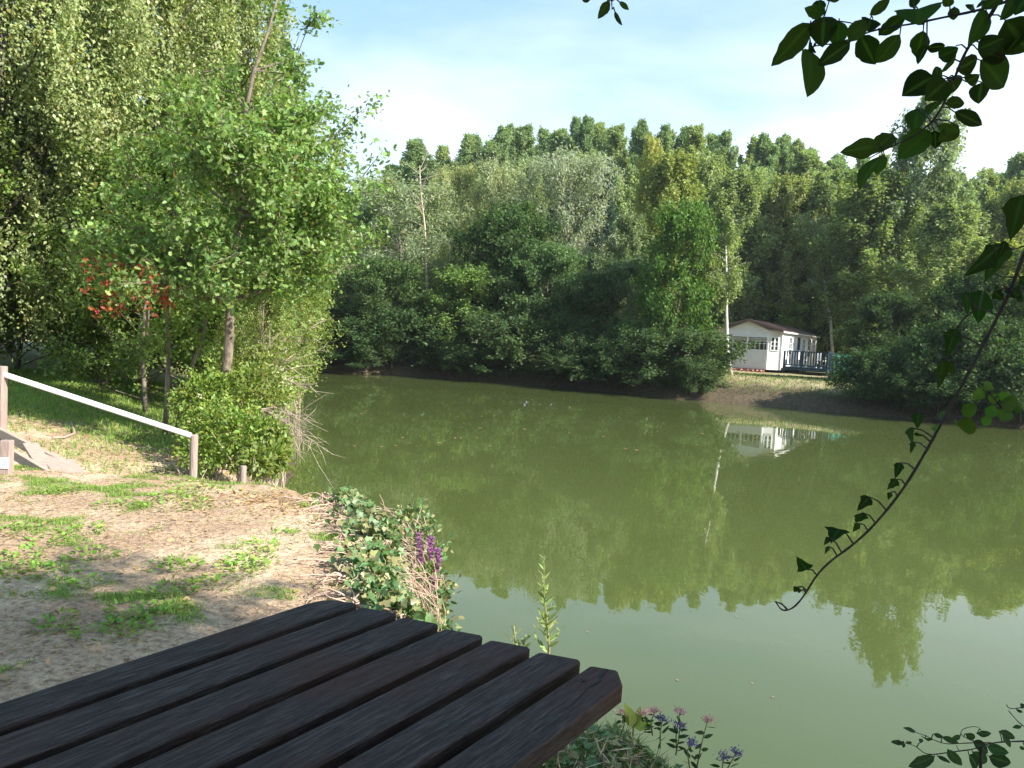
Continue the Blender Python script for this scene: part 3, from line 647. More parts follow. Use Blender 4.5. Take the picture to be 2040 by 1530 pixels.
x, y = b[0][0], b[0][1]; bush('waterside_bush', x, y, b, 6000, .062, 'leaf_lime', 'yellow green bush between the oak trunk and the water', 12, 'ovate',
    flowers=[(372, 743, 11.2, .02, 20), (560, 740, 11.6, .05, 40), (572, 758, 11.4, .05, 40), (400, 790, 10.6, .02, 14), (565, 700, 12, .05, 20)])
b = [blob(540, 910, 9.9, 30, 35), blob(510, 920, 9.7, 30, 25), blob(555, 880, 10.1, 22, 30)]
x, y = b[0][0], b[0][1]; bush('waterside_bush', x, y, b, 1500, .085, 'leaf_lime', 'low bright green plant at the corner of the bank beside the round stump', 13, 'ovate')
b = [blob(600, 610, 22, 40, 55), blob(590, 690, 23, 30, 40)]
x, y = b[0][0], b[0][1]; bush('waterside_bush', x, y, b, 4200, .09, 'leaf_bush', 'bush hanging over the water beyond the yellow green tree', 14, 'ovate')

# dry twigs hanging over water
def twigs(name, base, tips, label, seed, r=.008, sub=4):
    rng = np.random.default_rng(seed); p0 = at_y(*base); o = empty(name, p0, label, 'branch'); mb = MB()
    for (px, py, Y) in tips:
        e = at_y(px, py, Y) - p0; m = e * .5 + rng.normal(0, .07, 3) + np.array([0, 0, .06]); q = [np.zeros(3), m * .6, m, (m + e) / 2 + rng.normal(0, .03, 3), e]
        mb.tube(q, [r, r * .8, r * .6, r * .4, r * .22], 5, False)
        for k in range(sub):
            t = rng.uniform(.4, .95); a = m + (e - m) * (t - .4) / .6; f = a + (e * .22 + rng.normal(0, .14, 3)); mb.tube([a, (a + f) / 2 + rng.normal(0, .03, 3), f], [r * .4, r * .3, r * .15], 4, False)
    mb.build('branches', M['twig_dry'], o)
twigs('dead_branch', (520, 815, 11.2), [(630, 823, 10.6), (653, 900, 10.4), (640, 905, 10.5), (620, 862, 10.5), (600, 870, 10.2), (643, 846, 10.8), (590, 905, 10.2), (560, 870, 10.2), (610, 840, 11), (625, 880, 10.3), (575, 830, 11)], 'spray of bare dead twigs reaching low over the water from the left bank', 21, .009, 6)
twigs('dead_branch', (480, 760, 12.4), [(570, 670, 12), (545, 665, 12), (600, 735, 11.6), (530, 690, 12.2), (632, 765, 11.6), (500, 700, 12), (560, 705, 12), (590, 715, 11.8), (515, 672, 12.3), (600, 770, 11.8), (575, 725, 12)], 'tangle of pale dead branches behind the oak trunk', 22, .013, 6)
twigs('dead_branch', (560, 700, 17), [(625, 676, 17), (600, 672, 17), (650, 690, 17), (640, 640, 17)], 'bare twig reaching out from the yellow green tree towards the dark far corner', 23, .014, 4)

# ------------------------------------------------------------------ handrail, posts, steps
def rpost(mb, p, z0, z1, r, n=14):
    mb.tube([(p[0], p[1], z0), (p[0], p[1], z1 - .012), (p[0], p[1], z1)], [r, r, r * .9], n)
A = at_y(3, 735, 8.3); B_ = at_y(387, 866, 8.45)
hr = empty('handrail', (B_[0], B_[1], hz(B_[0], B_[1])), 'wooden handrail with a pale sloping rail between a tall post and a short round post', 'handrail')
o0 = np.array(hr.location)
mb = MB(); rpost(mb, (0, 0), -.25, B_[2] - o0[2], .042); mb.build('post', M['post'], hr, smooth=False)
mb = MB(); zg = hz(A[0], A[1]); mb.box((A[0] - o0[0] - .02, A[1] - o0[1], (A[2] + .03 + zg - .3) / 2 - o0[2] + .0), (.12, .10, A[2] + .03 - zg + .3), 0, .006); mb.build('post', M['post'], hr)
mb = MB(); a = at_y(14, 748, 8.3) - o0; b2 = at_y(381, 868, 8.42) - o0; a2 = a + (a - b2) * .02
mb.beam(a2, b2, .05, .055, .012); mb.build('rail', M['rail'], hr)
# short foreground post with sticker
A = at_y(14, 877, 7.0); zg = hz(A[0], A[1])
fp = empty('marker_post', (A[0], A[1], zg), 'short weathered square post with a small white and blue plate near its base', 'post')
mb = MB(); mb.box((0, 0, (A[2] - zg - .2) / 2), (.085, .085, A[2] - zg + .2), .1, .005); mb.build('post', M['post'], fp)
def platemat():
    m, nt, out = newmat('plate'); p = N(nt, 'ShaderNodeBsdfPrincipled'); p.inputs['Roughness'].default_value = .4
    v = N(nt, 'ShaderNodeVectorMath', operation='LENGTH'); nt.links.new(mapping(nt, (1, 0, 1)), v.inputs[0])
    c = ramp(nt, v.outputs['Value'], [(0, (.75, .78, .80)), (.010, (.10, .30, .50)), (.016, (.75, .78, .80))], 'CONSTANT')
    nt.links.new(c, p.inputs['Base Color']); nt.links.new(p.outputs[0], out.inputs[0]); return m
mb = MB(); mb.box((0, 0, 0), (.088, .006, .10), 0, .002); pl = mb.build('plate', platemat(), fp, (0.005, -.050, .10)); pl.rotation_euler[2] = .1
# steps: two stringers and treads
st = empty('wooden_steps', tuple(at_y(100, 930, 7.9)), 'weathered wooden steps leading down into the hollow by the tall post', 'steps')
o0 = np.array(st.location)
def plk(n, a, b, w, t, mat='plank', up=(0, 0, 1)):
    mb = MB(); mb.beam(at_y(*a) - o0, at_y(*b) - o0, w, t, .004, up); return mb.build(n, M[mat], st)
plk('stringer', (-20, 852, 8.3), (130, 928, 7.75), .045, .10)
plk('stringer', (22, 902, 7.6), (100, 948, 7.3), .045, .09)
plk('tread', (95, 905, 7.9), (128, 950, 7.35), .16, .035)
plk('tread', (128, 918, 7.8), (158, 952, 7.4), .17, .035)
plk('tread', (60, 885, 8.0), (92, 935, 7.5), .14, .035)
# fallen stick, stump
S_ = [(105, 877), (128, 876), (148, 868), (146, 858), (141, 846)]
def gpt(px, py, off=.03):
    lo, hi = 3.0, 16.0
    for _ in range(40):      # march to the ground
        mid = (lo + hi) / 2; q = at_y(px, py, mid)
        if q[2] > hz(q[0], q[1]): lo = mid
        else: hi = mid
    q = at_y(px, py, lo); q[2] += off; return q
def first_hit(px, py, off=.02, y0=2.5, y1=16):
    for Y in np.arange(y0, y1, .04):
        q = at_y(px, py, Y)
        if q[2] <= hz(q[0], q[1]): q[2] = hz(q[0], q[1]) + off; return q
    return gpt(px, py, off)
Q = [first_hit(a, b_, .03, 9.3) for a, b_ in S_]
mb = MB(); mb.tube(np.array(Q) - Q[0], [.012, .015, .018, .016, .014], 7); stick = mb.build('fallen_stick', M['plank'], None, Q[0], True); tag(stick, 'bent pale fallen stick lying on the dirt slope beyond the steps', 'stick')
A = at_y(485, 928, 8.6); mb = MB(); zg = hz(A[0], A[1]); rpost(mb, (0, 0), -.2, A[2] - zg, .035); s_ = mb.build('stump_post', M['post'], None, (A[0], A[1], zg)); tag(s_, 'small round stump post at the edge of the leafy bush', 'post')

# ------------------------------------------------------------------ lawn detail
rng = np.random.default_rng(99)
def scatter(n, x0, x1, y0, y1, wfun):
    x = rng.uniform(x0, x1, n); y = rng.uniform(y0, y1, n); k = rng.uniform(0, 1, n) < wfun(x, y); x = x[k]; y = y[k]
    return x, y, height(x, y)
def blades(name, x, y, z, h, w, mat, lean=.5):
    n = len(x); az = rng.uniform(0, 2 * pi, n); H_ = h * rng.uniform(.5, 1.3, n); dx = np.cos(az); dy = np.sin(az); b = rng.uniform(.1, 1, n) * lean
    px_, py_ = -dy * w, dx * w; V = np.zeros((n, 6, 3))
    for i, (t, ww) in enumerate(((0, 1), (.55, .8), (1, .12))):
        ox = x + dx * H_ * b * t ** 1.6; oy = y + dy * H_ * b * t ** 1.6; oz = z + H_ * t * (1 - .35 * b * t)
        V[:, i * 2] = np.column_stack([ox - px_ * ww, oy - py_ * ww, oz]); V[:, i * 2 + 1] = np.column_stack([ox + px_ * ww, oy + py_ * ww, oz])
    F = (np.arange(n)[:, None, None] * 6 + np.array([(0, 1, 3, 2), (2, 3, 5, 4)])[None]).reshape(-1, 4)
    o = link(name, mesh_np(name, V.reshape(-1, 3), F, M[mat])); return tag(o, 'short green grass growing in patches on the bare bank', 'grass', kind='stuff')
land = lambda x, y: lake_sd(x, y) > .12
x, y, z = scatter(420000, -7.5, .6, 2.3, 8.2, lambda x, y: np.clip(grassmask(x, y) * 1.0 + .015, 0, 1) * (vnoise(x * 14, y * 14, 3) > .35) * land(x, y))
blades('grass', x, y, z, .028, .0022, 'grass', 1.1)
x, y, z = scatter(150000, -16, -3, 8.2, 20, lambda x, y: np.clip(grassmask(x, y) * .9 + .02, 0, 1) * land(x, y))
g = blades('grass', x, y, z, .07, .006, 'grass', .8); g['label'] = 'grass on the rise behind the handrail'
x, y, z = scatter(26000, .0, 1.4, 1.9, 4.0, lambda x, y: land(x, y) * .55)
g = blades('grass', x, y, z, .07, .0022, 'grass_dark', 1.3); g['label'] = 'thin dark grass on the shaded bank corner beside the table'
x, y, z = scatter(30000, 6, 24, 30, 42, lambda x, y: (lake_sd(x, y) > .5) * (lake_sd(x, y) < 6) * .7)
g = blades('grass', x, y, z, .10, .014, 'grass_dark', .8); g['label'] = 'dry grass on the far bank in front of the white cabin'
# broadleaf weeds (rosettes)
def weeds():
    C = []; D = []; S = []
    for (px, py, w) in [(225, 1265, .13), (250, 1250, .08), (110, 1250, .09), (270, 1225, .1), (355, 1010, .2), (340, 990, .16), (400, 975, .2), (180, 1115, .12), (100, 1145, .15), (60, 1140, .12), (340, 1180, .12),
                       (430, 1165, .1), (500, 1120, .14), (520, 1090, .12), (185, 1165, .08), (570, 1065, .08), (310, 1225, .08), (90, 1085, .1), (165, 1060, .13), (30, 1060, .15), (20, 1120, .14), (350, 1130, .12), (480, 1140, .12), (620, 1010, .1), (230, 1010, .12), (120, 985, .12)]:
        p = first_hit(px, py, 0); n = int(70 * w / .1)
        a = rng.uniform(0, 2 * pi, n); r = np.sqrt(rng.uniform(0, 1, n)) * w * 1.3; X = p[0] + r * np.cos(a); Y = p[1] + r * np.sin(a)
        C.append(np.column_stack([X, Y, height(X, Y) + rng.uniform(.003, .03, n)])); D.append(np.column_stack([np.cos(a) + rng.normal(0, .5, n), np.sin(a) + rng.normal(0, .5, n), rng.uniform(0, .7, n)])); S.append(rng.uniform(.018, .042, n))
    C = np.vstack(C); D = np.vstack(D); S = np.concatenate(S)
    Nn = rng.normal(0, .35, C.shape); Nn[:, 2] += 1
    return tag(link('weeds', leaves('weeds', C, D, S, .75, 'ovate', M['grass'], rng, Nrm=Nn)), 'bright green broadleaf weeds flat on the bare ground', 'weeds', kind='stuff')
weeds()
# litter
def litter(name, x, y, s, asp, mat, label, cat, shape='ovate', zo=.012, tilt=.4):
    z = height(x, y) + zo * rng.uniform(.2, 1.5, len(x)); D = rng.normal(size=(len(x), 3)); D[:, 2] *= tilt * .5; Nn = rng.normal(0, tilt, (len(x), 3)); Nn[:, 2] += 1
    return tag(link(name, leaves(name, np.column_stack([x, y, z]), D, s * rng.uniform(.5, 1.3, len(x)), asp, shape, M[mat], rng, Nrm=Nn, fold=.4)), label, cat, kind='stuff')
lp = first_hit(560, 1000)
x, y, z = scatter(60000, -5, .3, 2.4, 8, lambda x, y: (.03 + .75 * np.exp(-((x - lp[0]) / .65) ** 2 - ((y - lp[1]) / .55) ** 2)) * land(x, y) * .35)
litter('fallen_leaves', x, y, .042, .62, 'leaf_litter', 'brown fallen leaves scattered over the lawn edge', 'leaf litter')
x, y, z = scatter(150000, -7, .8, 2.2, 8.2, lambda x, y: (.3 + .4 * sst(-1.8, -.6, x)) * land(x, y) * (1 - .6 * grassmask(x, y)))
litter('dry_straw', x, y, .045, .06, 'straw', 'bits of dry straw and chaff on the bare soil', 'straw', 'rhomb', .008, .25)
x, y, z = scatter(30000, -7, .8, 2.2, 8.2, lambda x, y: land(x, y) * (.35 + .4 * vnoise(x * 3, y * 3, 44)))
litter('dead_leaf_bits', x, y, .016, .6, 'leaf_litter', 'small crumbs of dead leaves over the bare soil', 'leaf litter', 'rhomb', .006, .4)
x, y, z = scatter(5000, -12, -2.8, 8.2, 13.5, lambda x, y: land(x, y) * .5)
litter('fallen_leaves', x, y, .06, .6, 'leaf_litter', 'dry leaves on the dirt slope beyond the hollow', 'leaf litter')
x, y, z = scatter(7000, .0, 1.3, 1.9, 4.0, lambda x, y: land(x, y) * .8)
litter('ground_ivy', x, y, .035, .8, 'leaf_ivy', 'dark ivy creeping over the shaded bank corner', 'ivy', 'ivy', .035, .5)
x, y, z = scatter(7000, .0, 1.3, 1.9, 4.0, lambda x, y: land(x, y) * .6)
litter('dry_straw', x, y, .10, .04, 'straw', 'dry stalks among the ivy of the shaded bank corner', 'straw', 'rhomb', .04, .8)

# ivy and dead vines draped over the near bank
def bankpt(t):     # along the near bank from (.55,3.9) to (-1.5,7.7)
    pts = np.array([(.0, 3.78), (-.30, 4.4), (-.43, 5.1), (-.52, 5.75), (-.80, 6.4), (-1.18, 7.0)]) - np.array([.15, .03]); u = t * (len(pts) - 1); i = np.minimum(u.astype(int), len(pts) - 2); return pts[i] + (pts[i + 1] - pts[i]) * (u - i)[:, None]
def ivybank():
    o = empty('ivy_clump', (-.3, 5.8, .6), 'ivy and tangled dry stems draped over the edge of the near bank', 'ivy')
    O = np.array([-.3, 5.8, .6]); n = 15000
    t = np.clip(rng.beta(1.6, 1.7, n) * .98, 0, .999); b = bankpt(t); dirn = np.array([.86, .5]); off = rng.normal(-.04, .18, n)
    X = b[:, 0] + off * .9; Y = b[:, 1] + off * .35; h = height(X, Y)
    clump = vnoise(X * 6, Y * 6, 8) + .6 * vnoise(X * 14, Y * 14, 9)
    k = (clump > .66) & (h > -.25) & (off < .25 * 1); X = X[k]; Y = Y[k]; h = h[k]
    Z = np.maximum(h, .02) + rng.uniform(.01, .16, len(X))
    D = rng.normal(size=(len(X), 3)) * .7 + np.array([.3, .0, -.6]); Nn = rng.normal(0, .6, (len(X), 3)) + np.array([.1, -.6, .7])
    link('leaves', leaves('leaves', np.column_stack([X, Y, Z]) - O, D, rng.uniform(.028, .065, len(X)), .85, 'ivy', M['leaf_ivy'], rng, Nrm=Nn, fold=.15), o)
    mb = MB()
    for i in range(1000):
        tt = np.clip(rng.beta(1.5, 1.4), 0, .999); p = bankpt(np.array([tt]))[0]; q = p + np.array([-.9, -.3]) * rng.uniform(-.02, .42)
        a = rng.uniform(0, 2 * pi); L = rng.uniform(.12, .5); pts = []; z_extra = rng.uniform(.005, .09)
        for s in range(6):
            a += rng.normal(0, .55); q = q + np.array([cos(a), sin(a)]) * L / 6; pts.append((q[0], q[1], max(hz(q[0], q[1]), -.02) + z_extra * sin(pi * (s + .5) / 6) + .006))
        pts = np.array(pts) - O; r = rng.uniform(.0022, .006); mb.tube(pts, [r] * 5 + [r * .4], 4, False)
    for i in range(230):     # stems hanging down the face, tangled
        tt = rng.uniform(.22, .85); p = bankpt(np.array([tt]))[0] + rng.normal(0, .05, 2); q = p + np.array([.10, .03]) * rng.uniform(.0, 1.0) + rng.normal(0, .16, 2) * np.array([.22, 1]); z0 = .97 + rng.normal(0, .05); z1 = rng.uniform(.0, .75)
        P0 = np.array([p[0] - .12 + rng.normal(0, .08), p[1] + rng.normal(0, .12), z0]); P1 = np.array([q[0], q[1], z1]); n_ = 7; tv = np.linspace(0, 1, n_)[:, None]
        pts = P0 + (P1 - P0) * np.hstack([tv ** .7, tv, tv ** 1.5]) + rng.normal(0, .022, (n_, 3)); pts[:, 0] += .05 * np.sin(tv[:, 0] * pi)
        rr = rng.uniform(.0012, .0026); mb.tube(pts - O, [rr] * 6 + [rr * .5], 4, False)
    mb.build('dry_stems', M['dead_vine'], o)
ivybank()
b = [(-.52, 5.1, .55, .17, .42), (-.46, 4.7, .45, .17, .42), (-.60, 5.6, .76, .17, .30), (-.76, 6.2, .90, .17, .18)]
bush('bank_bush', -.54, 5.1, b, 4600, .045, 'leaf_ivy', 'hanging green growth on the water side of the near bank below the purple flowers', 31, 'ovate', 90)
# purple loosestrife
def spike(pts, Y, label, w=.013, seed=0):
    P3 = [at_y(px, py, Y) for px, py in pts]; r_ = np.random.default_rng(seed); o = empty('loosestrife', P3[0], label, 'flower', 'purple flower spikes')
    Q = np.array(P3) - P3[0]; mb = MB(); mb.tube(Q, .003, 5); mb.build('stem', M['stem_green'], o)
    n = 260; t = r_.uniform(.35, 1, n) * (len(Q) - 1); i = np.minimum(t.astype(int), len(Q) - 2); c = Q[i] + (Q[i + 1] - Q[i]) * (t - i)[:, None] + r_.normal(0, w * .6, (n, 3)) * np.array([1, 1, .4])
    link('blossom', leaves('blossom', c, r_.normal(size=c.shape), r_.uniform(.012, .02, n), .7, 'rhomb', M['purple'], r_), o)
    n = 24; t = r_.uniform(0, .5, n)[:, None]; c = Q[0] + (Q[-1] - Q[0]) * t; link('leaves', leaves('leaves', c, r_.normal(size=c.shape) + np.array([0, 0, .4]), r_.uniform(.03, .05, n), .25, 'rhomb', M['leaf_bush'], r_), o)
M['purple'] = leafmat('purple', (.36, .13, .36), .25, .3, .02)
M['pink'] = leafmat('pink', (.66, .36, .42), .25, .3, .02); M['violet'] = leafmat('violet', (.20, .14, .34), .25, .25, .02)
for i, (pts, lab) in enumerate([([(836, 1150), (838, 1110), (834, 1062)], 'purple flower spike among the ivy, topmost of four'), ([(854, 1150), (858, 1100), (857, 1068)], 'purple flower spike just right of the topmost one'),
        ([(868, 1180), (874, 1120), (872, 1092)], 'tall purple flower spike nearest the open water'), ([(862, 1210), (864, 1180), (866, 1150)], 'short purple flower spike lowest on the bank')]):
    spike(pts, 5.0, lab, seed=40 + i)
# willow saplings
def willow(pts, Y, label, hgt, nl, seed, ls=.085):
    P3 = [at_y(px, py, Y) for px, py in pts]; r_ = np.random.default_rng(seed); P3[0][2] = hz(P3[0][0], P3[0][1]) if lake_sd(np.array([P3[0][0]]), np.array([P3[0][1]]))[0] > 0 else 0
    o = empty('willow_sapling', P3[0], label, 'sapling'); Q = np.array(P3) - P3[0]; mb = MB(); mb.tube(Q, [.006, .006, .005, .003, .0015][:len(Q)], 6); 
    n = nl; t = (np.arange(n) / n * .82 + .18) * (len(Q) - 1); i = np.minimum(t.astype(int), len(Q) - 2); c = Q[i] + (Q[i + 1] - Q[i]) * (t - i)[:, None]
    a = np.arange(n) * 2.4; D = np.column_stack([np.cos(a), np.sin(a), .65 + .5 * r_.random(n)]); S = ls * (1.05 - .55 * np.arange(n) / n) * r_.uniform(.7, 1.2, n)
    CC = [c]; DD = [D]; SS = [S]
    for k in range(0, int(n * .75), 4):   # side shoots
        d = D[k] / np.linalg.norm(D[k]); e = c[k] + d * .10 * (1.1 - k / n); mb.tube([c[k], e], [.002, .001], 4, False); m = 7; tt = r_.uniform(.3, 1, m)[:, None]
        CC.append(c[k] + (e - c[k]) * tt); DD.append(d * .7 + r_.normal(0, .5, (m, 3)) + np.array([0, 0, .5])); SS.append(ls * .5 * r_.uniform(.6, 1.1, m))
    mb.build('stem', M['stem_green'], o, smooth=True)
    link('leaves', leaves('leaves', np.vstack(CC), np.vstack(DD), np.concatenate(SS), .30, 'ovate', M['leaf_willow'], r_, fold=.3), o)
willow([(1096, 1330), (1094, 1290), (1090, 1240), (1083, 1180), (1084, 1108)], 3.75, 'upright willow sapling with narrow pale leaves behind the table end', 1, 52, 51, .078)
willow([(1030, 1330), (1028, 1290), (1025, 1262), (1023, 1244)], 3.9, 'short pale shoot left of the upright willow sapling', 1, 14, 52, .04)
willow([(1050, 1330), (1048, 1300), (1043, 1282), (1046, 1272)], 3.8, 'low leafy shoot between the short shoot and the tall sapling', 1, 12, 53, .06)

# flowers of the shaded bank corner
def flower(px, py, Y, col, label, bpx, bpy, seed, r=.020):
    r_ = np.random.default_rng(seed); top = at_y(px, py, Y); bs = at_y(bpx, bpy, Y); o = empty('hemp_agrimony', bs, label, 'flower', 'pink and violet flowers on the bank corner'); e = top - bs
    mb = MB(); m = e * .5 + r_.normal(0, .012, 3); mb.tube([(0, 0, 0), m, e], [.003, .0025, .002], 5)
    for k in range(5): q = e + r_.normal(0, r * .6, 3) * np.array([1, 1, .2]); mb.tube([e * .93, q], [.0015, .001], 3, False)
    mb.build('stem', M['stem_green'], o, smooth=True)
    n = 110; c = e + r_.normal(0, 1, (n, 3)) * np.array([r * .6, r * .6, r * .25]); link('blossom', leaves('blossom', c, r_.normal(size=c.shape) + np.array([0, 0, 1]), r_.uniform(.006, .011, n), .6, 'rhomb', M[col], r_), o)
    n = 7; t = np.linspace(.15, .85, n)[:, None]; c = e * t; a = np.arange(n) * 3.0 + seed; D = np.column_stack([np.cos(a), .6 * np.sin(a), r_.uniform(-.3, .4, n)])
    link('leaves', leaves('leaves', c, D, r_.uniform(.03, .05, n), .38, 'ovate', M['leaf_bramble'], r_, fold=.3), o)
for i, (px, py, c, bx, by, lab) in enumerate([(1305, 1417, 'pink', 1300, 1465, 'small pink flower head on a thin stem right of the big pale leaves'), (1320, 1432, 'violet', 1315, 1490, 'violet flower head right below the small pink one'),
        (1355, 1417, 'pink', 1348, 1500, 'palest and highest pink flower head over the water'), (1355, 1445, 'violet', 1346, 1505, 'violet flower head directly under the highest pink one'), (1410, 1434, 'pink', 1388, 1530, 'pink flower head on the tallest curved stem'),
        (1378, 1480, 'violet', 1374, 1530, 'small violet flower head left of the tall curved stem'), (1442, 1508, 'violet', 1425, 1560, 'violet flower head close to the bottom edge'), (1467, 1499, 'violet', 1440, 1560, 'outermost violet flower head over the water')]):
    flower(px, py, 2.95 - .03 * i, c, lab, bx, by, 60 + i)
for i, (px, py, lab) in enumerate([(1238, 1420, 'pink flower cluster touching the table corner'), (1285, 1420, 'pink blossom half hidden behind the big pale leaves')]):
    flower(px, py, 3.1, 'pink', lab, px, py + 40, 80 + i)
def dock():
    p = at_y(1262, 1450, 3.1); o = empty('dock_plant', p, 'plant with large pale yellow green leaves at the table corner', 'plant'); r_ = np.random.default_rng(4)
    tips = [(1245, 1402, .0), (1275, 1408, .02), (1290, 1432, .05), (1255, 1415, -.03), (1300, 1440, 0)]; D = np.array([at_y(a, b_, 3.1 + c) - p for a, b_, c in tips]); n = len(D)
    link('leaves', leaves('leaves', np.zeros((n, 3)), D, np.linalg.norm(D, axis=1) * 1.05, .5, 'ovate', M['leaf_lime'], r_, fold=.3, Nrm=np.tile([.2, -1, .4], (n, 1)) + r_.normal(0, .2, (n, 3))), o)
    mb = MB(); mb.tube([(0, 0, -.12), (0, 0, .01)], [.006, .004], 6); mb.build('stem', M['stem_green'], o)
dock()

# ------------------------------------------------------------------ picnic table
def woodmat():
    m, nt, out = newmat('table_wood'); p = N(nt, 'ShaderNodeBsdfPrincipled')
    v = mapping(nt, (2.2, 30, 30)); g = noise(nt, 4, 7, .75, v, .7); w = noise(nt, 2.3, 4, .6, mapping(nt, (1, 1, 1))); f = noise(nt, 60, 3, .7, mapping(nt, (.25, 3, 3)))
    oi = N(nt, 'ShaderNodeObjectInfo')
    c = ramp(nt, g.outputs[0], [(.32, (.008, .006, .006)), (.5, (.036, .026, .023)), (.68, (.105, .080, .072))])
    wv = math_(nt, 'ADD', w.outputs[0], math_(nt, 'MULTIPLY', oi.outputs['Random'], .10))
    red = ramp(nt, wv, [(.56, (0, 0, 0)), (.74, (1, 1, 1))])
    c = mixc(nt, math_(nt, 'MULTIPLY', red, .7), c, (.060, .022, .015))
    nt.links.new(c, p.inputs['Base Color'])
    nt.links.new(ramp(nt, f.outputs[0], [(.3, (.55, .55, .55)), (.7, (.85, .85, .85))]), p.inputs['Roughness']); p.inputs['Specular IOR Level'].default_value = .22
    h = math_(nt, 'ADD', g.outputs[0], math_(nt, 'MULTIPLY', f.outputs[0], .5)); nt.links.new(bump(nt, h, .55, .004), p.inputs['Normal'])
    nt.links.new(p.outputs[0], out.inputs[0]); return m
M['table'] = woodmat(); M['black'] = flat('black', (.004, .004, .004), .8)
def table():
    u = np.array([-.565, -.825]); v = np.array([.825, -.565]); o = empty('picnic_table', (-.485, 2.115, hz(-.5, 2.0)), 'dark stained wooden picnic table with seven thick boards and gaps between them', 'table')
    o.rotation_euler[2] = math.atan2(-u[1], -u[0]); ZT = 1.75 - o.location[2]      # local +x points to the far end, +y to its left
    L = 1.9; W = .103; T = .045; cs = .006
    for k in range(7):
        e = .017 * k; y0 = -.1305 * k - W / 2; end = e + .008; sk = .012
        # outline with the outer corners of the outer boards cut
        if k == 0: ol = [(end - .075, W / 2), (end - .028, W / 2 - .012), (end - .008, W / 2 - .035), (end + sk, -W / 2)]
        elif k == 6: ol = [(end - sk, W / 2), (end + .004, -W / 2 + .040), (end - .052, -W / 2)]
        else: ol = [(end - sk, W / 2), (end + sk, -W / 2)]
        ol2 = []
        for (a, b_) in ol: ol2.append((a, b_))
        if 0 < k < 6 or k == 6:
            a, b_ = ol2[0]; ol2[0:1] = [(a - cs * .9, b_), (a, b_ - cs * .9)]
        if 0 <= k < 6:
            a, b_ = ol2[-1]; ol2[-1:] = [(a, b_ + cs * .9), (a - cs * .9, b_)]
        pts = [(-L, W / 2)] + ol2 + [(-L, -W / 2)]; n = len(pts)
        ring = []
        cx_ = -L / 2
        for (dz, ins) in ((0, .004), (-.004, .0005), (-T + .004, .001), (-T, .005)):
            rr = []
            for (a, b_) in pts:
                a2 = a - ins if a > cx_ else a + ins; b3 = b_ - ins * (1 if b_ > 0 else -1); rr.append((a2, b3 + y0, ZT + dz + (.0006 * (k % 3))))
            ring += rr
        f = [tuple(range(n))[::-1], tuple(3 * n + i for i in range(n))]
        for q in range(3):
            for i in range(n): f.append((q * n + i, q * n + (i + 1) % n, (q + 1) * n + (i + 1) % n, (q + 1) * n + i))
        mb = MB(); mb.add(ring, [t[::-1] for t in f])
        ob = mb.build('table_board', M['table'], o)
        if k == 6:
            mb = MB(); c = np.array([(-.01, y0 + .01), (-.055, y0 + .004), (-.075, y0 - .006), (-.12, y0 - .002), (-.19, y0 - .012), (-.25, y0 - .016)]); c[:, 0] += end
            wv = [.0035, .003, .0022, .002, .0012, .0004]; zc = ZT + .0018
            vv = [(a, b_ + w_, zc) for (a, b_), w_ in zip(c, wv)] + [(a, b_ - w_, zc) for (a, b_), w_ in zip(c, wv)]; m = len(c)
            mb.add(vv, [(i, i + m, i + m + 1, i + 1) for i in range(m - 1)]); cr = mb.build('crack', M['black'], ob)
            mb = MB(); kx, ky = end - .098, y0 + .022
            mb.add([(kx + .007 * cos(t), ky + .005 * sin(t), zc) for t in np.linspace(0, 2 * pi, 12, endpoint=False)], [tuple(range(12))]); mb.build('knot', M['black'], ob)
    yc = -.1305 * 3 - .05
    for x in (-.30, -1.5):
        mb = MB(); mb.box((x, yc, ZT - T - .045), (.05, .74, .085), 0, .005); mb.build('cross_beam', M['table'], o)
        for s in (1, -1):
            mb = MB(); mb.beam((x - .052, yc + s * .22, ZT - T - .01), (x - .052, yc + s * .52, -.05), .095, .045, .004, (1, 0, 0)); mb.build('leg', M['table'], o)
        mb = MB(); mb.box((x - .10, yc, .38), (.045, 1.5, .09), 0, .004); mb.build('seat_bearer', M['table'], o)
    for s in (1, -1):
        for j in range(2):
            mb = MB(); mb.box((-L / 2 - .03, yc + s * (.62 + j * .125), .448), (L - .1, .11, .045), 0, .006); mb.build('bench_board', M['table'], o)
table()

# ------------------------------------------------------------------ cabin
def sidingmat():
    m, nt, out = newmat('white_siding'); p = N(nt, 'ShaderNodeBsdfPrincipled'); p.inputs['Roughness'].default_value = .5
    nz = noise(nt, 3, 5, .6, mapping(nt, (1, 1, 3))); c = ramp(nt, nz.outputs[0], [(.3, (.66, .66, .64)), (.7, (.80, .80, .79))])
    nt.links.new(c, p.inputs['Base Color']); nt.links.new(p.outputs[0], out.inputs[0]); return m
M['siding'] = sidingmat(); M['white'] = flat('white_frame', (.8, .8, .8), .4); M['roof'] = flat('brown_roof', (.13, .085, .07), .8, 0, 14, .35)
M['teal'] = flat('teal_paint', (.006, .030, .055), .5); M['net'] = flat('green_net', (.015, .16, .13), .7, 0, 12, .2); M['brick'] = flat('red_brick', (.34, .16, .12), .9, 0, 10, .4)
M['curtain'] = flat('curtain', (.30, .28, .24), .8, 0, 6, .5); M['redcloth'] = flat('red_cloth', (.35, .06, .04), .8)
mg, nt, out = newmat('window_glass'); p = N(nt, 'ShaderNodeBsdfPrincipled'); p.inputs['Base Color'].default_value = (.035, .04, .04, 1); p.inputs['Roughness'].default_value = .05; p.inputs['IOR'].default_value = 1.5
nt.links.new(p.outputs[0], out.inputs[0]); M['glass'] = mg
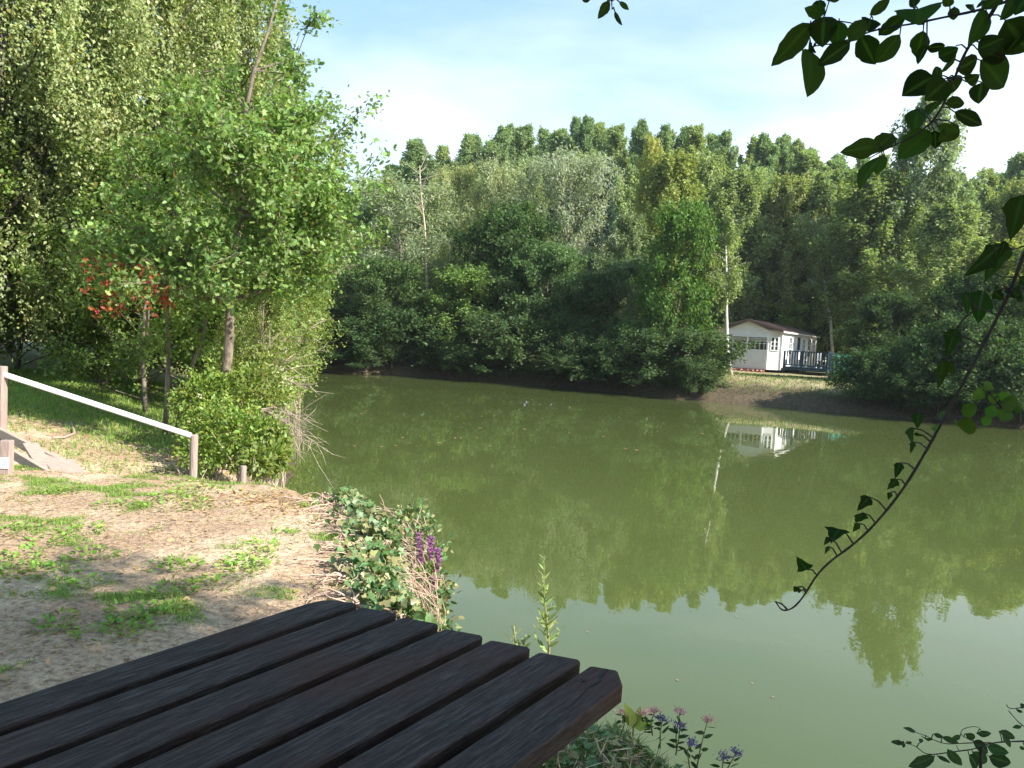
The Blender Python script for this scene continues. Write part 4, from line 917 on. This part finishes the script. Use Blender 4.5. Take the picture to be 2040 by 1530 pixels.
def cabin():
    P2 = at_y(1553, 738, 45.0); zg = hz(P2[0], P2[1]); w = np.array([-.854, .52]); a = np.array([.52, .854]); a /= np.linalg.norm(a); w /= np.linalg.norm(w)
    o = empty('cabin', (P2[0], P2[1], zg), 'white clapboard mobile home with brown pitched roof on the far bank', 'cabin')
    # local frame: x along w (to the left), y along a (backwards)
    def G(s, t, z): q = w * s + a * t; return (q[0], q[1], z)
    z0 = 1.36 - zg; z1 = 3.64 - zg; W = 3.7; L = 10.5; zr = 4.17 - zg
    pl = [(0, 0), (.70, -.35), (3.0, -.35), (W, 0), (W, L), (0, L)]
    mb = MB(); nrow = 15
    for i in range(6):      # lapped boards on every wall
        (s0, t0), (s1, t1) = pl[i], pl[(i + 1) % 6]; e = np.array([s1 - s0, t1 - t0], float); nl = np.linalg.norm(e); nn = np.array([e[1], -e[0]]) / nl
        for r in range(nrow):
            za = z0 + (z1 - z0) * r / nrow; zb = z0 + (z1 - z0) * (r + 1) / nrow; k = .018
            q = [(s0 + nn[0] * k, t0 + nn[1] * k), (s1 + nn[0] * k, t1 + nn[1] * k)]
            mb.add([G(*q[0], za), G(*q[1], za), G(s1, t1, zb), G(s0, t0, zb), G(s1, t1, za), G(s0, t0, za)], [(0, 1, 2, 3), (5, 4, 1, 0)])
    # gables
    for t in (-.36, L):
        mb.add([G(0, max(t, 0) if t > 0 else -.005, z1), G(.7, t, z1), G(3.0, t, z1), G(W, max(t, 0) if t > 0 else -.005, z1), G(W / 2, t, zr - .02)], [(0, 1, 4), (1, 2, 4), (2, 3, 4)])
    wall = mb.build('wall', M['siding'], o)
    # roof: two slabs, butt at the ridge
    mb = MB(); ov = .18; f0 = -.62; f1 = L + .2; th = .07
    zr2 = zr + .03; ze = z1 - (zr - z1) * ov / (W / 2)
    for sgn in (0, 1):
        s_e = -ov if sgn == 0 else W + ov; s_r = W / 2
        V = [G(s_e, f0, ze), G(s_r, f0, zr), G(s_r, f1, zr), G(s_e, f1, ze), G(s_e, f0, ze + th), G(s_r, f0, zr + th), G(s_r, f1, zr + th), G(s_e, f1, ze + th)]
        mb.add(V, [(0, 1, 2, 3), (4, 7, 6, 5), (0, 4, 5, 1), (3, 2, 6, 7), (0, 3, 7, 4)])
    for j in range(26):   # ribs
        t = f0 + .2 + (f1 - f0 - .4) * j / 25
        for s_e in (-ov, W + ov): mb.beam(G(s_e, t, ze + th + .012), G(W / 2, t, zr + th + .012), .05, .03)
    roof = mb.build('roof', M['roof'], o)
    mb = MB(); mb.beam(G(-ov - .02, f0 - .03, ze + .03), G(W / 2, f0 - .03, zr + .03), .03, .13); mb.beam(G(W / 2, f0 - .03, zr + .03), G(W + ov + .02, f0 - .03, ze + .03), .03, .13); mb.build('fascia', M['roof'], o)
    mb = MB(); mb.beam(G(-ov - .03, f0, ze - .02), G(-ov - .03, f1, ze - .02), .05, .07); mb.build('gutter', M['white'], o)
    # windows: (face start, dir, out normal)
    def window(s0, t0, ds, dt, width, zb, zt, mull, name='window', bars=1, curt=None):
        d = np.array([ds, dt], float); d /= np.linalg.norm(d); n = np.array([d[1], -d[0]])
        def F(x, off, z): return G(s0 + d[0] * x + n[0] * off, t0 + d[1] * x + n[1] * off, z)
        wm_ = MB(); b = .05
        def bar(x0, x1, za, zb_, off=.045, dep=.05):
            V = [F(x0, off, za), F(x1, off, za), F(x1, off, zb_), F(x0, off, zb_), F(x0, off - dep, za), F(x1, off - dep, za), F(x1, off - dep, zb_), F(x0, off - dep, zb_)]
            wm_.add(V, [(0, 1, 2, 3), (7, 6, 5, 4), (0, 4, 5, 1), (1, 5, 6, 2), (2, 6, 7, 3), (3, 7, 4, 0)])
        bar(-b, width + b, zb - b, zb); bar(-b, width + b, zt, zt + b); bar(-b, 0, zb, zt); bar(width, width + b, zb, zt)
        for m_ in mull: bar(m_ - .04, m_ + .04, zb, zt, .043)
        for r in range(bars): zz_ = zb + (zt - zb) * (r + 1) / (bars + 1); bar(0, width, zz_ - .014, zz_ + .014, .036, .03)
        fr = wm_.build(name, M['white'], o)
        g_ = MB(); g_.add([F(0, .026, zb), F(width, .026, zb), F(width, .026, zt), F(0, .026, zt)], [(0, 1, 2, 3)]); g_.build('pane', M['glass'], fr)
        if curt:
            c_ = MB()
            for (x0, x1, za, zb_) in curt: c_.add([F(x0, .0285, za), F(x1, .0285, za), F(x1, .0285, zb_), F(x0, .0285, zb_)], [(0, 1, 2, 3)])
            c_.build('curtain', M['curtain'], fr)
        return F
    zb = 2.50 - zg; zt = 3.22 - zg
    curt = [(.02, 2.28, zt - .26, zt - .02)] + [(.15 + k * .26, .23 + k * .26, zb + .02, zt - .28) for k in range(8)]
    F = window(.70, -.352, 1, 0, 2.3, zb, zt, [1.15], bars=1, curt=curt)
    # the plain panel below the big front window
    mb = MB(); s0, s1 = .70, 3.0
    mb.add([G(s0 + .02, -.385, z0 + .06), G(s1 - .02, -.385, z0 + .06), G(s1 - .02, -.385, zb - .07), G(s0 + .02, -.385, zb - .07)], [(0, 1, 2, 3)]); mb.build('front_panel', M['white2'], o)
    window(.19, -.095, .70, -.35, .36, zb + .02, zt - .0, [.18], bars=2)
    d0 = dict(ds=0, dt=-1)
    for (t, wd, a1, a2, nm) in [(1.9, .7, 2.3, 3.3, 'window'), (4.2, .95, 1.75, 3.4, 'door'), (5.9, .7, 2.4, 3.3, 'window'), (7.6, .95, 2.2, 3.35, 'window'), (9.4, .6, 2.5, 3.3, 'window')]:
        window(0, t + wd, 0, -1, wd, a1 - zg, a2 - zg, [wd / 2] if nm == 'window' else [], bars=2 if nm == 'window' else 1, name=nm)
    # corner boards
    for (s, t) in ((0, 0), (.7, -.35), (3.0, -.35), (W, 0), (0, L)):
        mb = MB(); c = G(s, t, (z0 + z1) / 2); mb.box(c, (.10, .10, z1 - z0), math.atan2(w[1], w[0]), .01); mb.build('corner_trim', M['white'], o)
    mb = MB(); c = [G(.05, 0.02, 0), G(3.6, .02, 0), G(3.6, L - .1, 0), G(.05, L - .1, 0)]
    mb.add([(q[0], q[1], -.1) for q in c] + [(q[0], q[1], z0 + .02) for q in c], [(0, 1, 5, 4), (1, 2, 6, 5), (2, 3, 7, 6), (3, 0, 4, 7)]); mb.build('underfloor_shade', M['black'], o)  # black sheets stand in for the shade in the gap under the floor
    # stacked bricks under the front edge
    bo = np.array([P2[0], P2[1], zg]); q = G(1.0, -.55, 0); br = empty('brick_pile', (bo[0] + q[0], bo[1] + q[1], zg - .03), 'low pile of red bricks in front of the cabin below its window', 'bricks'); r_ = random.Random(4)
    mb = MB()
    for k in range(30):
        for lv in range(2 if k % 3 else 1):
            p_ = w * (k * .075 - .25 + r_.uniform(-.02, .02)) + a * r_.uniform(-.25, .1); mb.box((p_[0], p_[1], .04 + lv * .085), (.20, .10, .07), r_.uniform(0, 3), .006)
    mb.build('bricks', M['brick'], br)
    # deck
    q0 = G(-.08, .12, 0); dk = empty('deck', (bo[0] + q0[0], bo[1] + q0[1], zg), 'raised dark teal timber deck with slatted railing along the cabin side', 'deck')
    zf = 1.58 - zg; DW = 2.45; DL = 6.6
    def H(s, t, z): q = w * (-s) + a * t; return (q[0], q[1], z)
    # s: away from the cabin side (to the right), t: backwards
    ang = math.atan2(a[1], a[0])
    mb = MB()
    for i in range(int(DW / .15)): c = H(.12 + i * .15, DL / 2, zf); mb.box(c, (DL, .14, .04), ang, .004)
    mb.build('floor_boards', M['teal'], dk)
    mb = MB()
    for (s, t) in ((.1, 0), (DW, 0)): pass
    mb.beam(H(.05, -.03, zf - .10), H(DW + .05, -.03, zf - .10), .05, .16); mb.beam(H(DW + .03, 0, zf - .10), H(DW + .03, DL, zf - .10), .05, .16); mb.build('joist', M['teal'], dk)
    for (s, t) in ((.1, .05), (1.05, .05), (DW, .05), (DW, 1.9), (DW, 3.8), (DW, DL)):
        mb = MB(); c = H(s, t, 0); mb.box((c[0], c[1], (zf + .95) / 2 - .08), (.11, .11, zf + .95 + .12), ang, .008); mb.build('post', M['teal'], dk)
    for (p, q) in (((.1, .05), (DW, .05)), ((DW, .05), (DW, DL))):
        mb = MB(); mb.beam(H(*p, zf + .93), H(*q, zf + .93), .10, .05); mb.beam(H(*p, zf + .14), H(*q, zf + .14), .05, .06); mb.build('rail', M['teal'], dk)
        n = int(math.hypot(q[0] - p[0], q[1] - p[1]) / .145); mb = MB()
        for i in range(1, n):
            f = i / n; s = p[0] + (q[0] - p[0]) * f; t = p[1] + (q[1] - p[1]) * f; c = H(s, t, zf + .53); mb.box(c, (.06, .03, .76), ang + (pi / 2 if p[0] != q[0] else 0))
        mb.build('balusters', M['teal'], dk)
    # green screen at the deck end
    q = H(DW + .25, .6, 0); sc = empty('privacy_screen', (bo[0] + q0[0] + q[0], bo[1] + q0[1] + q[1], zg), 'green netting screen standing at the right end of the deck', 'screen')
    mb = MB(); n = 14
    for i in range(n):
        x0 = 1.35 * i / n; x1 = 1.35 * (i + 1) / n; y0 = .03 * sin(i * 1.9); y1 = .03 * sin((i + 1) * 1.9)
        mb.add([(x0, y0, .0), (x1, y1, .0), (x1, y1, 1.25), (x0, y0, 1.27), (x0, y0 + .015, .0), (x1, y1 + .015, .0), (x1, y1 + .015, 1.25), (x0, y0 + .015, 1.27)], [(0, 1, 2, 3), (7, 6, 5, 4), (3, 2, 6, 7)])
    mb.build('netting', M['net'], sc)
    for x in (0, 1.38): mb = MB(); mb.tube([(x, -.03, -.2), (x, -.03, 1.35)], .03, 8); mb.build('post', M['teal'], sc)
    # table & chairs on deck: pale seat backs
    for i, (s, t, lab) in enumerate([(.9, 1.3, 'pale garden chair on the deck nearest the cabin wall'), (1.9, 1.6, 'pale garden chair on the deck nearest the green screen')]):
        q = H(s, t, zf + .02); ch = empty('garden_chair', (bo[0] + q0[0] + q[0], bo[1] + q0[1] + q[1], zg + q[2]), lab, 'chair', rz=ang + i)
        mb = MB(); mb.box((0, 0, .42), (.46, .44, .04), 0, .01); mb.build('seat', M['white'], ch)
        mb = MB(); mb.box((0, .22, .68), (.44, .035, .46), 0, .01); mb.build('backrest', M['white'], ch)
        for (x, y) in ((-.2, -.18), (.2, -.18), (-.2, .2), (.2, .2)): mb = MB(); mb.box((x, y, .2), (.04, .04, .40)); mb.build('leg', M['white'], ch)
    return bo, w, a, zg
M['white2'] = flat('front_panel', (.62, .62, .63), .5, 0, 3, .06)
cabin()
# small post with a pale box far right
A = at_y(1898, 790, 31.6); zg = hz(A[0], A[1]); o = empty('bank_post', (A[0], A[1], zg), 'small wooden post with a pale crosspiece on the right far bank', 'post')
T = at_y(1900, 740, 31.6); mb = MB(); mb.box((0, 0, (T[2] - zg) / 2 - .1), (.12, .12, T[2] - zg + .2), 0, .01); mb.build('post', M['post'], o)
mb = MB(); mb.box((0, -.09, (T[2] - zg) * .45), (.55, .05, .09), 0, .01); mb.build('crosspiece', M['rail'], o)

# ------------------------------------------------------------------ near branches
def near_leaf(B, b, t, width, nrm, r_, kind='round', curl=.12):
    """adds one leaf from base b to tip t to the arrays B"""
    d = t - b; L = np.linalg.norm(d); d = d / L; s = np.cross(nrm, d); s /= np.linalg.norm(s); n = np.cross(d, s)
    if kind == 'ivy': tt = np.array([0, .06, .16, .28, .36, .45, .6, .75, .9, 1]); ww = np.array([.02, .55, .82, 1.0, .72, .62, .52, .32, .12, .0])
    else: tt = np.linspace(0, 1, 10); ww = np.sin(pi * tt ** .82) ** .78; ww[0] = .02; ww[-1] = .0
    ww = ww * (1 + r_.normal(0, .035, len(tt))); base = len(B[0])
    for i in range(len(tt)):
        h = width * L * .5 * ww[i]; c = b + d * L * tt[i] + n * (curl * L * (tt[i] - tt[i] ** 2) * 1.2) ; asy = 1 + r_.normal(0, .03)
        for k in (-1, -.5, 0, .5, 1): B[2].append(1 - abs(k)); B[0].append(c + s * h * k * asy + n * (abs(k) ** 1.5) * h * .28)
    for i in range(len(tt) - 1):
        for k in range(4): q = base + i * 5 + k; B[1].append((q, q + 1, q + 6, q + 5))
def branch_obj(name, stems, lv, conv, label, mat, smat, r_, kind='round', Yf=None, pet=True, extra=None):
    """stems: list of ([(x,y,Y)...], r0, r1); lv: (bx,by,tx,ty,width)"""
    S0 = [[np.array(at_y(*conv(x, y), Y)) for (x, y, Y) in s[0]] for s in stems]; o = empty(name, S0[0][0], label, 'branch'); O = S0[0][0]; mb = MB()
    for s, P3 in zip(stems, S0):
        P3 = np.array(P3); k = len(P3); f = np.linspace(0, k - 1, k * 3); i = np.minimum(f.astype(int), k - 2); q = P3[i] + (P3[i + 1] - P3[i]) * (f - i)[:, None]
        if len(q) > 4: q[1:-1] = (q[:-2] + q[2:] + 2 * q[1:-1]) / 4; q[1:-1] = (q[:-2] + q[2:] + 2 * q[1:-1]) / 4
        mb.tube(q - O, np.linspace(s[1], s[2], len(q)) * (1 + .12 * np.sin(np.arange(len(q)) * 1.7)), 7)
    allp = np.vstack([np.array(p_) for p_ in S0]); dense = np.vstack([np.array([a + (b_ - a) * t for a, b_ in zip(p_[:-1], p_[1:]) for t in np.linspace(0, 1, 12)]) for p_ in S0])
    B = ([], [], [])
    for (bx, by, tx, ty, wd) in lv:
        x0, y0 = conv(bx, by); x1, y1 = conv(tx, ty)
        # nearest stem point gives the distance
        d0 = ray(x0, y0); d0 = d0 / np.linalg.norm(d0); rel = dense - CAM; dist = np.linalg.norm(np.cross(rel, d0), axis=1); k = int(np.argmin(dist)); Y = dense[k][1] + r_.normal(0, .03)
        b = at_y(x0, y0, Y); t = at_y(x1, y1, Y + r_.normal(0, .02)); vw = CAM - b; vw /= np.linalg.norm(vw); nr = vw + r_.normal(0, .28, 3)
        near_leaf(B, b - O, t - O, wd, nr, r_, kind)
        if pet: m = (dense[k] + b) / 2 + np.array([0, 0, .004]); mb.tube(np.array([dense[k], m, b, b + (t - b) * .12]) - O, [.0014, .0012, .001, .0007], 5, False)
        mr = (b + t) / 2 - O
    mb.build('stem', M[smat], o, smooth=True)
    lm = mesh_np('leaves', np.array(B[0]), np.array(B[1]), M[mat], True); la = lm.attributes.new('rib', 'FLOAT', 'POINT'); la.data.foreach_set('value', np.array(B[2], np.float32)); link('leaves', lm, o)
    return o
r_ = np.random.default_rng(17)
cv = lambda x, y: (1140 + x * .4412, y * .4412)
lvA = [(1075, 105, 897, 300, .42), (1070, 225, 1060, 440, .52), (1255, 190, 1108, 298, .55), (1135, 75, 1130, 215, .78), (1205, 95, 1195, 205, .75), (1140, 60, 1048, 35, .6), (1120, 0, 1105, 72, .7), (1165, 5, 1210, -5, .6),
       (1250, 190, 1325, 88, .55), (1345, 68, 1435, -5, .5), (1385, 160, 1508, 65, .42), (1480, 155, 1372, 285, .55), (1300, 160, 1370, 292, .7), (1560, 40, 1565, 115, .9), (1540, 35, 1540, -40, .8), (1585, 138, 1555, 262, .68), (1600, 200, 1560, 292, .55), (1600, 215, 1685, 205, .6),
       (1725, 30, 1722, 92, .85), (1705, 30, 1690, -30, .8), (1810, 20, 1800, 48, .9), (1850, 0, 1848, 25, .9), (1870, 45, 1785, 205, .55), (1850, 40, 1965, -30, .5), (1830, 225, 1950, 170, .8), (1955, 265, 1830, 230, .6), (1842, 272, 1950, 395, .86), (1850, 372, 1835, 470, .95), (1780, 370, 1840, 335, .7),
       (1655, 260, 1745, 215, .8), (1735, 205, 1660, 330, .6), (1735, 315, 1830, 262, .7), (1632, 345, 1487, 435, .58), (1660, 360, 1640, 300, .6), (1690, 365, 1590, 455, .7), (1700, 350, 1732, 410, .8), (1685, 470, 1772, 465, .72), (1725, 505, 1852, 565, .42), (1660, 455, 1600, 530, .6), (1560, 490, 1545, 600, .6),
       (1745, 570, 1650, 640, .6), (1650, 570, 1752, 590, .55), (1635, 590, 1640, 672, .8), (1615, 590, 1470, 720, .62), (1448, 605, 1350, 700, .42), (1380, 655, 1208, 688, .42), (1400, 700, 1300, 855, .52), (1410, 700, 1370, 790, .6),
       (1955, 90, 2060, 230, .9), (2080, 100, 1960, 245, .6), (1990, 0, 1930, 92, .6), (2100, 40, 2010, -10, .6), (2060, -20, 2000, 70, .8), (1080, 200, 1065, 225, .9), (1100, 205, 1085, 215, .9), (1345, 85, 1335, 145, .8), (1600, 90, 1535, 100, .6)]
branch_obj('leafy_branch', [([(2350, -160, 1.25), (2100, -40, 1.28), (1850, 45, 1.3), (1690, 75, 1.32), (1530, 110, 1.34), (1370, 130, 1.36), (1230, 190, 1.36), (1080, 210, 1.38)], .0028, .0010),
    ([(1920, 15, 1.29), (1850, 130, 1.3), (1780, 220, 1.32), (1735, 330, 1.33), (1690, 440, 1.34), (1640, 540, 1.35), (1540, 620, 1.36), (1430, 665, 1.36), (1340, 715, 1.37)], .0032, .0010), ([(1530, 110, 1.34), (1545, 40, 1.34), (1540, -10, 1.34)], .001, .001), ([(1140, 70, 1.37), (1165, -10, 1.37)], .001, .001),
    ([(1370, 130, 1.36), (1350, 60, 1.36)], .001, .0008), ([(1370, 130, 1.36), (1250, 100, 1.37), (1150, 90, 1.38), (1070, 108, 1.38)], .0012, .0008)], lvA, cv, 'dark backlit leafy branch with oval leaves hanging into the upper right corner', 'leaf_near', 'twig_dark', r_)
lvB = [(165, 8, 115, 86, .42), (212, 8, 256, 45, .4), (192, 50, 226, 116, .38), (85, -8, 45, 4, .5), (165, -10, 150, 20, .5)]
branch_obj('leafy_twig', [([(200, -160, 1.3), (185, -40, 1.3), (178, 12, 1.3), (180, 40, 1.3)], .0015, .0008), ([(185, -40, 1.3), (100, -20, 1.3)], .001, .0008)], lvB, cv, 'tiny leafy twig tip hanging in from the top edge of the sky', 'leaf_near', 'twig_dark', r_)
cw = lambda x, y: (1500 + x * .5745, 380 + y * .5752)
lvC = [(935, 15, 892, 175, .62), (872, 182, 800, 322, .55), (838, 205, 726, 300, .5), (875, 175, 845, 245, .5), (800, 345, 780, 462, .62), (740, 350, 745, 440, .4), (705, 478, 672, 578, .6), (700, 500, 650, 490, .5), (668, 588, 698, 640, .6), (660, 585, 640, 690, .5), (575, 768, 570, 825, .9), (545, 820, 556, 880, .6), (560, 840, 595, 850, .5),
       (556, 870, 545, 912, .5), (510, 942, 492, 1000, .6), (500, 1000, 465, 1035, .75), (478, 1045, 468, 1072, .7), (404, 1060, 360, 1110, .75), (380, 1115, 355, 1150, .8), (370, 1152, 346, 1182, .45), (300, 1172, 270, 1222, .85), (265, 1200, 245, 1228, .7), (262, 1232, 248, 1260, .5), (188, 1312, 150, 1265, .75), (168, 1385, 140, 1375, .6), (155, 1372, 142, 1390, .6),
       (850, 330, 835, 345, .8), (835, 350, 872, 380, .9), (900, 350, 938, 385, .7), (925, 300, 960, 340, .8), (890, 370, 930, 360, .7)]
branch_obj('hanging_vine', [([(1010, 60, 1.22), (945, 200, 1.22), (900, 330, 1.22), (852, 430, 1.22), (800, 530, 1.21), (745, 635, 1.2), (690, 740, 1.2), (640, 830, 1.2), (590, 920, 1.2), (530, 1020, 1.19), (470, 1100, 1.19), (400, 1180, 1.18), (330, 1240, 1.18), (270, 1280, 1.17), (220, 1330, 1.17), (180, 1400, 1.16), (140, 1448, 1.16), (100, 1458, 1.16), (78, 1422, 1.16)], .0031, .0011),
    ([(945, 190, 1.22), (900, 205, 1.22), (870, 200, 1.22)], .0012, .0008), ([(905, 300, 1.22), (860, 298, 1.22), (838, 285, 1.22)], .0012, .0008), ([(850, 430, 1.22), (800, 412, 1.22), (775, 408, 1.22)], .0012, .0008), ([(880, 340, 1.22), (960, 335, 1.22)], .0012, .001),
    ([(120, 1452, 1.16), (100, 1430, 1.16), (82, 1425, 1.16)], .0016, .001)], lvC, cw, 'long thin vine with small lobed leaves hanging diagonally over the water', 'leaf_vine', 'twig_dark', r_, 'ivy')
lvD = [(790, 670, 835, 690, .8), (800, 690, 760, 720, .7), (780, 745, 725, 775, .6), (745, 780, 752, 845, .8), (800, 760, 850, 770, .9), (850, 715, 900, 710, .8), (860, 730, 915, 745, .9), (880, 760, 860, 800, .9), (830, 700, 835, 740, .9), (700, 785, 715, 820, .6), (650, 770, 668, 790, .6), (640, 810, 632, 835, .5), (905, 745, 930, 770, .8), (820, 780, 800, 815, .8)]
branch_obj('leafy_twig', [([(1010, 800, 1.35), (940, 762, 1.33), (860, 750, 1.3), (780, 765, 1.28), (700, 790, 1.25), (645, 800, 1.23)], .0025, .001), ([(860, 750, 1.3), (820, 700, 1.3), (800, 680, 1.3)], .001, .0008)], lvD, cw, 'lit green leafy twig crossing behind the hanging vine at the waterline of the far bank', 'leaf_twig', 'twig_dark', r_)
cb = lambda x, y: (1700 + x * .16667, 1370 + y * .16667)
lvE = [(970, 822, 655, 945, .42), (1125, 735, 1300, 930, .5), (1430, 640, 1610, 780, .55), (1620, 820, 1885, 900, .75), (1600, 700, 1860, 780, .6), (1780, 560, 1880, 715, .5), (1740, 520, 1935, 605, .32), (1475, 550, 1650, 545, .42), (1340, 548, 1455, 605, .5), (1060, 590, 1265, 665, .35), (962, 552, 1080, 595, .5), (1280, 578, 1160, 612, .45), (1380, 800, 1480, 960, .5), (1420, 765, 1595, 895, .35),
       (1005, 818, 1165, 900, .34), (585, 662, 445, 645, .35), (735, 530, 590, 478, .22), (600, 665, 600, 722, .5), (640, 645, 700, 662, .4), (800, 660, 815, 610, .5), (860, 600, 890, 640, .7), (1950, 262, 2025, 295, .5), (2005, 465, 1900, 480, .4), (2050, 740, 1985, 705, .5), (2000, 225, 2060, 210, .5)]
branch_obj('bramble', [([(2300, 620, 1.95), (2040, 640, 1.92), (1850, 645, 1.9), (1650, 658, 1.88), (1430, 740, 1.87), (1270, 755, 1.86)], .0022, .0012), ([(1650, 658, 1.88), (1430, 658, 1.88), (1240, 668, 1.87), (1100, 675, 1.87), (960, 625, 1.86), (860, 570, 1.86), (730, 528, 1.86), (600, 482, 1.86)], .0014, .0007), ([(1400, 740, 1.87), (1130, 775, 1.86), (960, 800, 1.86), (850, 790, 1.86), (740, 690, 1.86), (600, 655, 1.86), (450, 650, 1.86)], .0015, .0007),
    ([(1525, 700, 1.88), (1520, 860, 1.88), (1518, 1100, 1.88), (1500, 1500, 1.9)], .0035, .004), ([(1430, 640, 1.87), (1280, 570, 1.87), (1290, 500, 1.87), (1400, 465, 1.87), (1480, 465, 1.87), (1530, 505, 1.87)], .001, .0007), ([(1830, 200, 1.9), (1850, 245, 1.9), (1950, 255, 1.9), (2060, 215, 1.9)], .001, .001), ([(1855, 275, 1.9), (1960, 400, 1.9), (2060, 480, 1.9), (2300, 640, 1.95)], .001, .0016), ([(1230, 690, 1.87), (1260, 750, 1.87)], .0008, .0008)],
    lvE, cb, 'low bramble spray with toothed leaves in the lower right corner over the water', 'leaf_bramble', 'twig_dark', r_)

# shade tree beside the camera (its branches are the ones that hang into view)
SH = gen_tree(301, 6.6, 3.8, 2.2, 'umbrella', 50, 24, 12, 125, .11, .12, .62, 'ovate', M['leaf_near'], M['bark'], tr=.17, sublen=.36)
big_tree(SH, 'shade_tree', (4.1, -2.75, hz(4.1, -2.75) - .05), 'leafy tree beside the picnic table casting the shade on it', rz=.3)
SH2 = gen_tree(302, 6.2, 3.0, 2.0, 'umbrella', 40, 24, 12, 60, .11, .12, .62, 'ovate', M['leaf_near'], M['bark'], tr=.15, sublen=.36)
big_tree(SH2, 'shade_tree', (1.2, -2.8, hz(1.2, -2.8) - .05), 'unseen leafy tree added behind the picnic table for more shade', rz=.9)  # out of view, added only for extra shade

big_tree(SH, 'shade_tree', (5.5, -3.6, hz(5.5, -3.6) - .05), 'unseen leafy tree added at the water edge to shade the bank corner', rz=2.2, s=1.05)  # out of view, added to keep sun off the flowered bank corner

# haze
mb = MB(); mb.box((0, 150, 14), (540, 560, 32)); hm, nt, out = newmat('haze'); pv = N(nt, 'ShaderNodeVolumePrincipled'); pv.inputs['Color'].default_value = (.88, .94, 1, 1); pv.inputs['Density'].default_value = .0003; pv.inputs['Anisotropy'].default_value = .2
nt.links.new(pv.outputs[0], out.inputs['Volume']); tag(mb.build('haze', hm), kind='stuff', label='thin pale summer haze over the pond')

# floating bits on the pond
fl = leaves('floating_leaf', np.array([[-.5, 0, 0.]]), np.array([[1., 0, 0]]), np.array([1.0]), .6, 'ovate', M['leaf_litter'], rng, fold=.1, Nrm=np.array([[0, 0, 1.]]))
r3 = random.Random(8)
for i in range(130):
    px = r3.uniform(700, 1650); py = r3.uniform(775, 960) if i < 112 else r3.uniform(900, 1400); p = at_z(px, py, .006)
    if lake_sd(np.array([p[0]]), np.array([p[1]]))[0] > -.3: continue
    f = link('floating_leaf', fl, None, p); f.rotation_euler[2] = r3.uniform(0, 6.28); s = r3.uniform(.05, .13) if py < 900 else r3.uniform(.014, .03); f.scale = (s, s, s)
    tag(f, 'small fallen leaf floating on the green pond', 'leaf', 'fallen leaves floating on the pond')

# ------------------------------------------------------------------ sky, sun, camera
w = bpy.data.worlds.new('World'); SC.world = w; w.use_nodes = True; nt = w.node_tree; nt.nodes.clear()
out = N(nt, 'ShaderNodeOutputWorld'); bg = N(nt, 'ShaderNodeBackground'); bg.inputs[1].default_value = .092
sky = N(nt, 'ShaderNodeTexSky', sky_type='NISHITA'); sky.sun_disc = False; sky.sun_elevation = SUN_EL; sky.sun_rotation = math.atan2(SUN_H[0], SUN_H[1]); sky.air_density = 1.0; sky.dust_density = 1.2; sky.ozone_density = 1.0
tc = N(nt, 'ShaderNodeTexCoord'); mp = N(nt, 'ShaderNodeMapping'); mp.inputs['Scale'].default_value = (1, 1, 3.2); nt.links.new(tc.outputs['Generated'], mp.inputs[0])
cn = noise(nt, 1.6, 5, .55, mp.outputs[0], .3)
sep = N(nt, 'ShaderNodeSeparateXYZ'); nt.links.new(tc.outputs['Generated'], sep.inputs[0])
lowb = ramp(nt, sep.outputs[2], [(.0, (1, 1, 1)), (.22, (.75, .75, .75)), (.42, (.12, .12, .12)), (.7, (0, 0, 0))])
cf = ramp(nt, math_(nt, 'ADD', cn.outputs[0], math_(nt, 'MULTIPLY', sep.outputs[0], .22)), [(.44, (0, 0, 0)), (.68, (1, 1, 1))])
veil = mixc(nt, .5, sky.outputs[0], (2.6, 4.6, 6.6))
fac = math_(nt, 'MINIMUM', math_(nt, 'MULTIPLY', math_(nt, 'ADD', math_(nt, 'MULTIPLY', cf, .75), .12), math_(nt, 'ADD', lowb, .10)), .95)
c = mixc(nt, fac, veil, (7.0, 7.6, 8.0))
nt.links.new(c, bg.inputs[0]); nt.links.new(bg.outputs[0], out.inputs[0])
sl = bpy.data.lights.new('sun', 'SUN'); sl.energy = 5.0; sl.angle = rad(.55); sl.color = (1.0, .95, .86)
so = bpy.data.objects.new('sun', sl); COL.objects.link(so)
from mathutils import Vector, Matrix
sd_ = Vector((SUN_H[0] * cos(SUN_EL), SUN_H[1] * cos(SUN_EL), sin(SUN_EL))); so.rotation_euler = sd_.to_track_quat('Z', 'Y').to_euler(); so.location = (20, -10, 30)
cd = bpy.data.cameras.new('camera'); co = bpy.data.objects.new('camera', cd); COL.objects.link(co)
cd.sensor_width = 36; cd.lens = FPX / 2040 * 36; cd.clip_start = .05; cd.clip_end = 1500
co.matrix_world = Matrix(((RT[0], UP[0], -FW[0], CAM[0]), (RT[1], UP[1], -FW[1], CAM[1]), (RT[2], UP[2], -FW[2], CAM[2]), (0, 0, 0, 1)))
SC.camera = co
SC.view_settings.view_transform = 'Standard'; SC.view_settings.look = 'None'; SC.view_settings.exposure = 1.25; SC.view_settings.gamma = 1
SC.cycles.max_bounces = 8; SC.cycles.diffuse_bounces = 3; SC.cycles.transmission_bounces = 4; SC.cycles.use_denoising = True
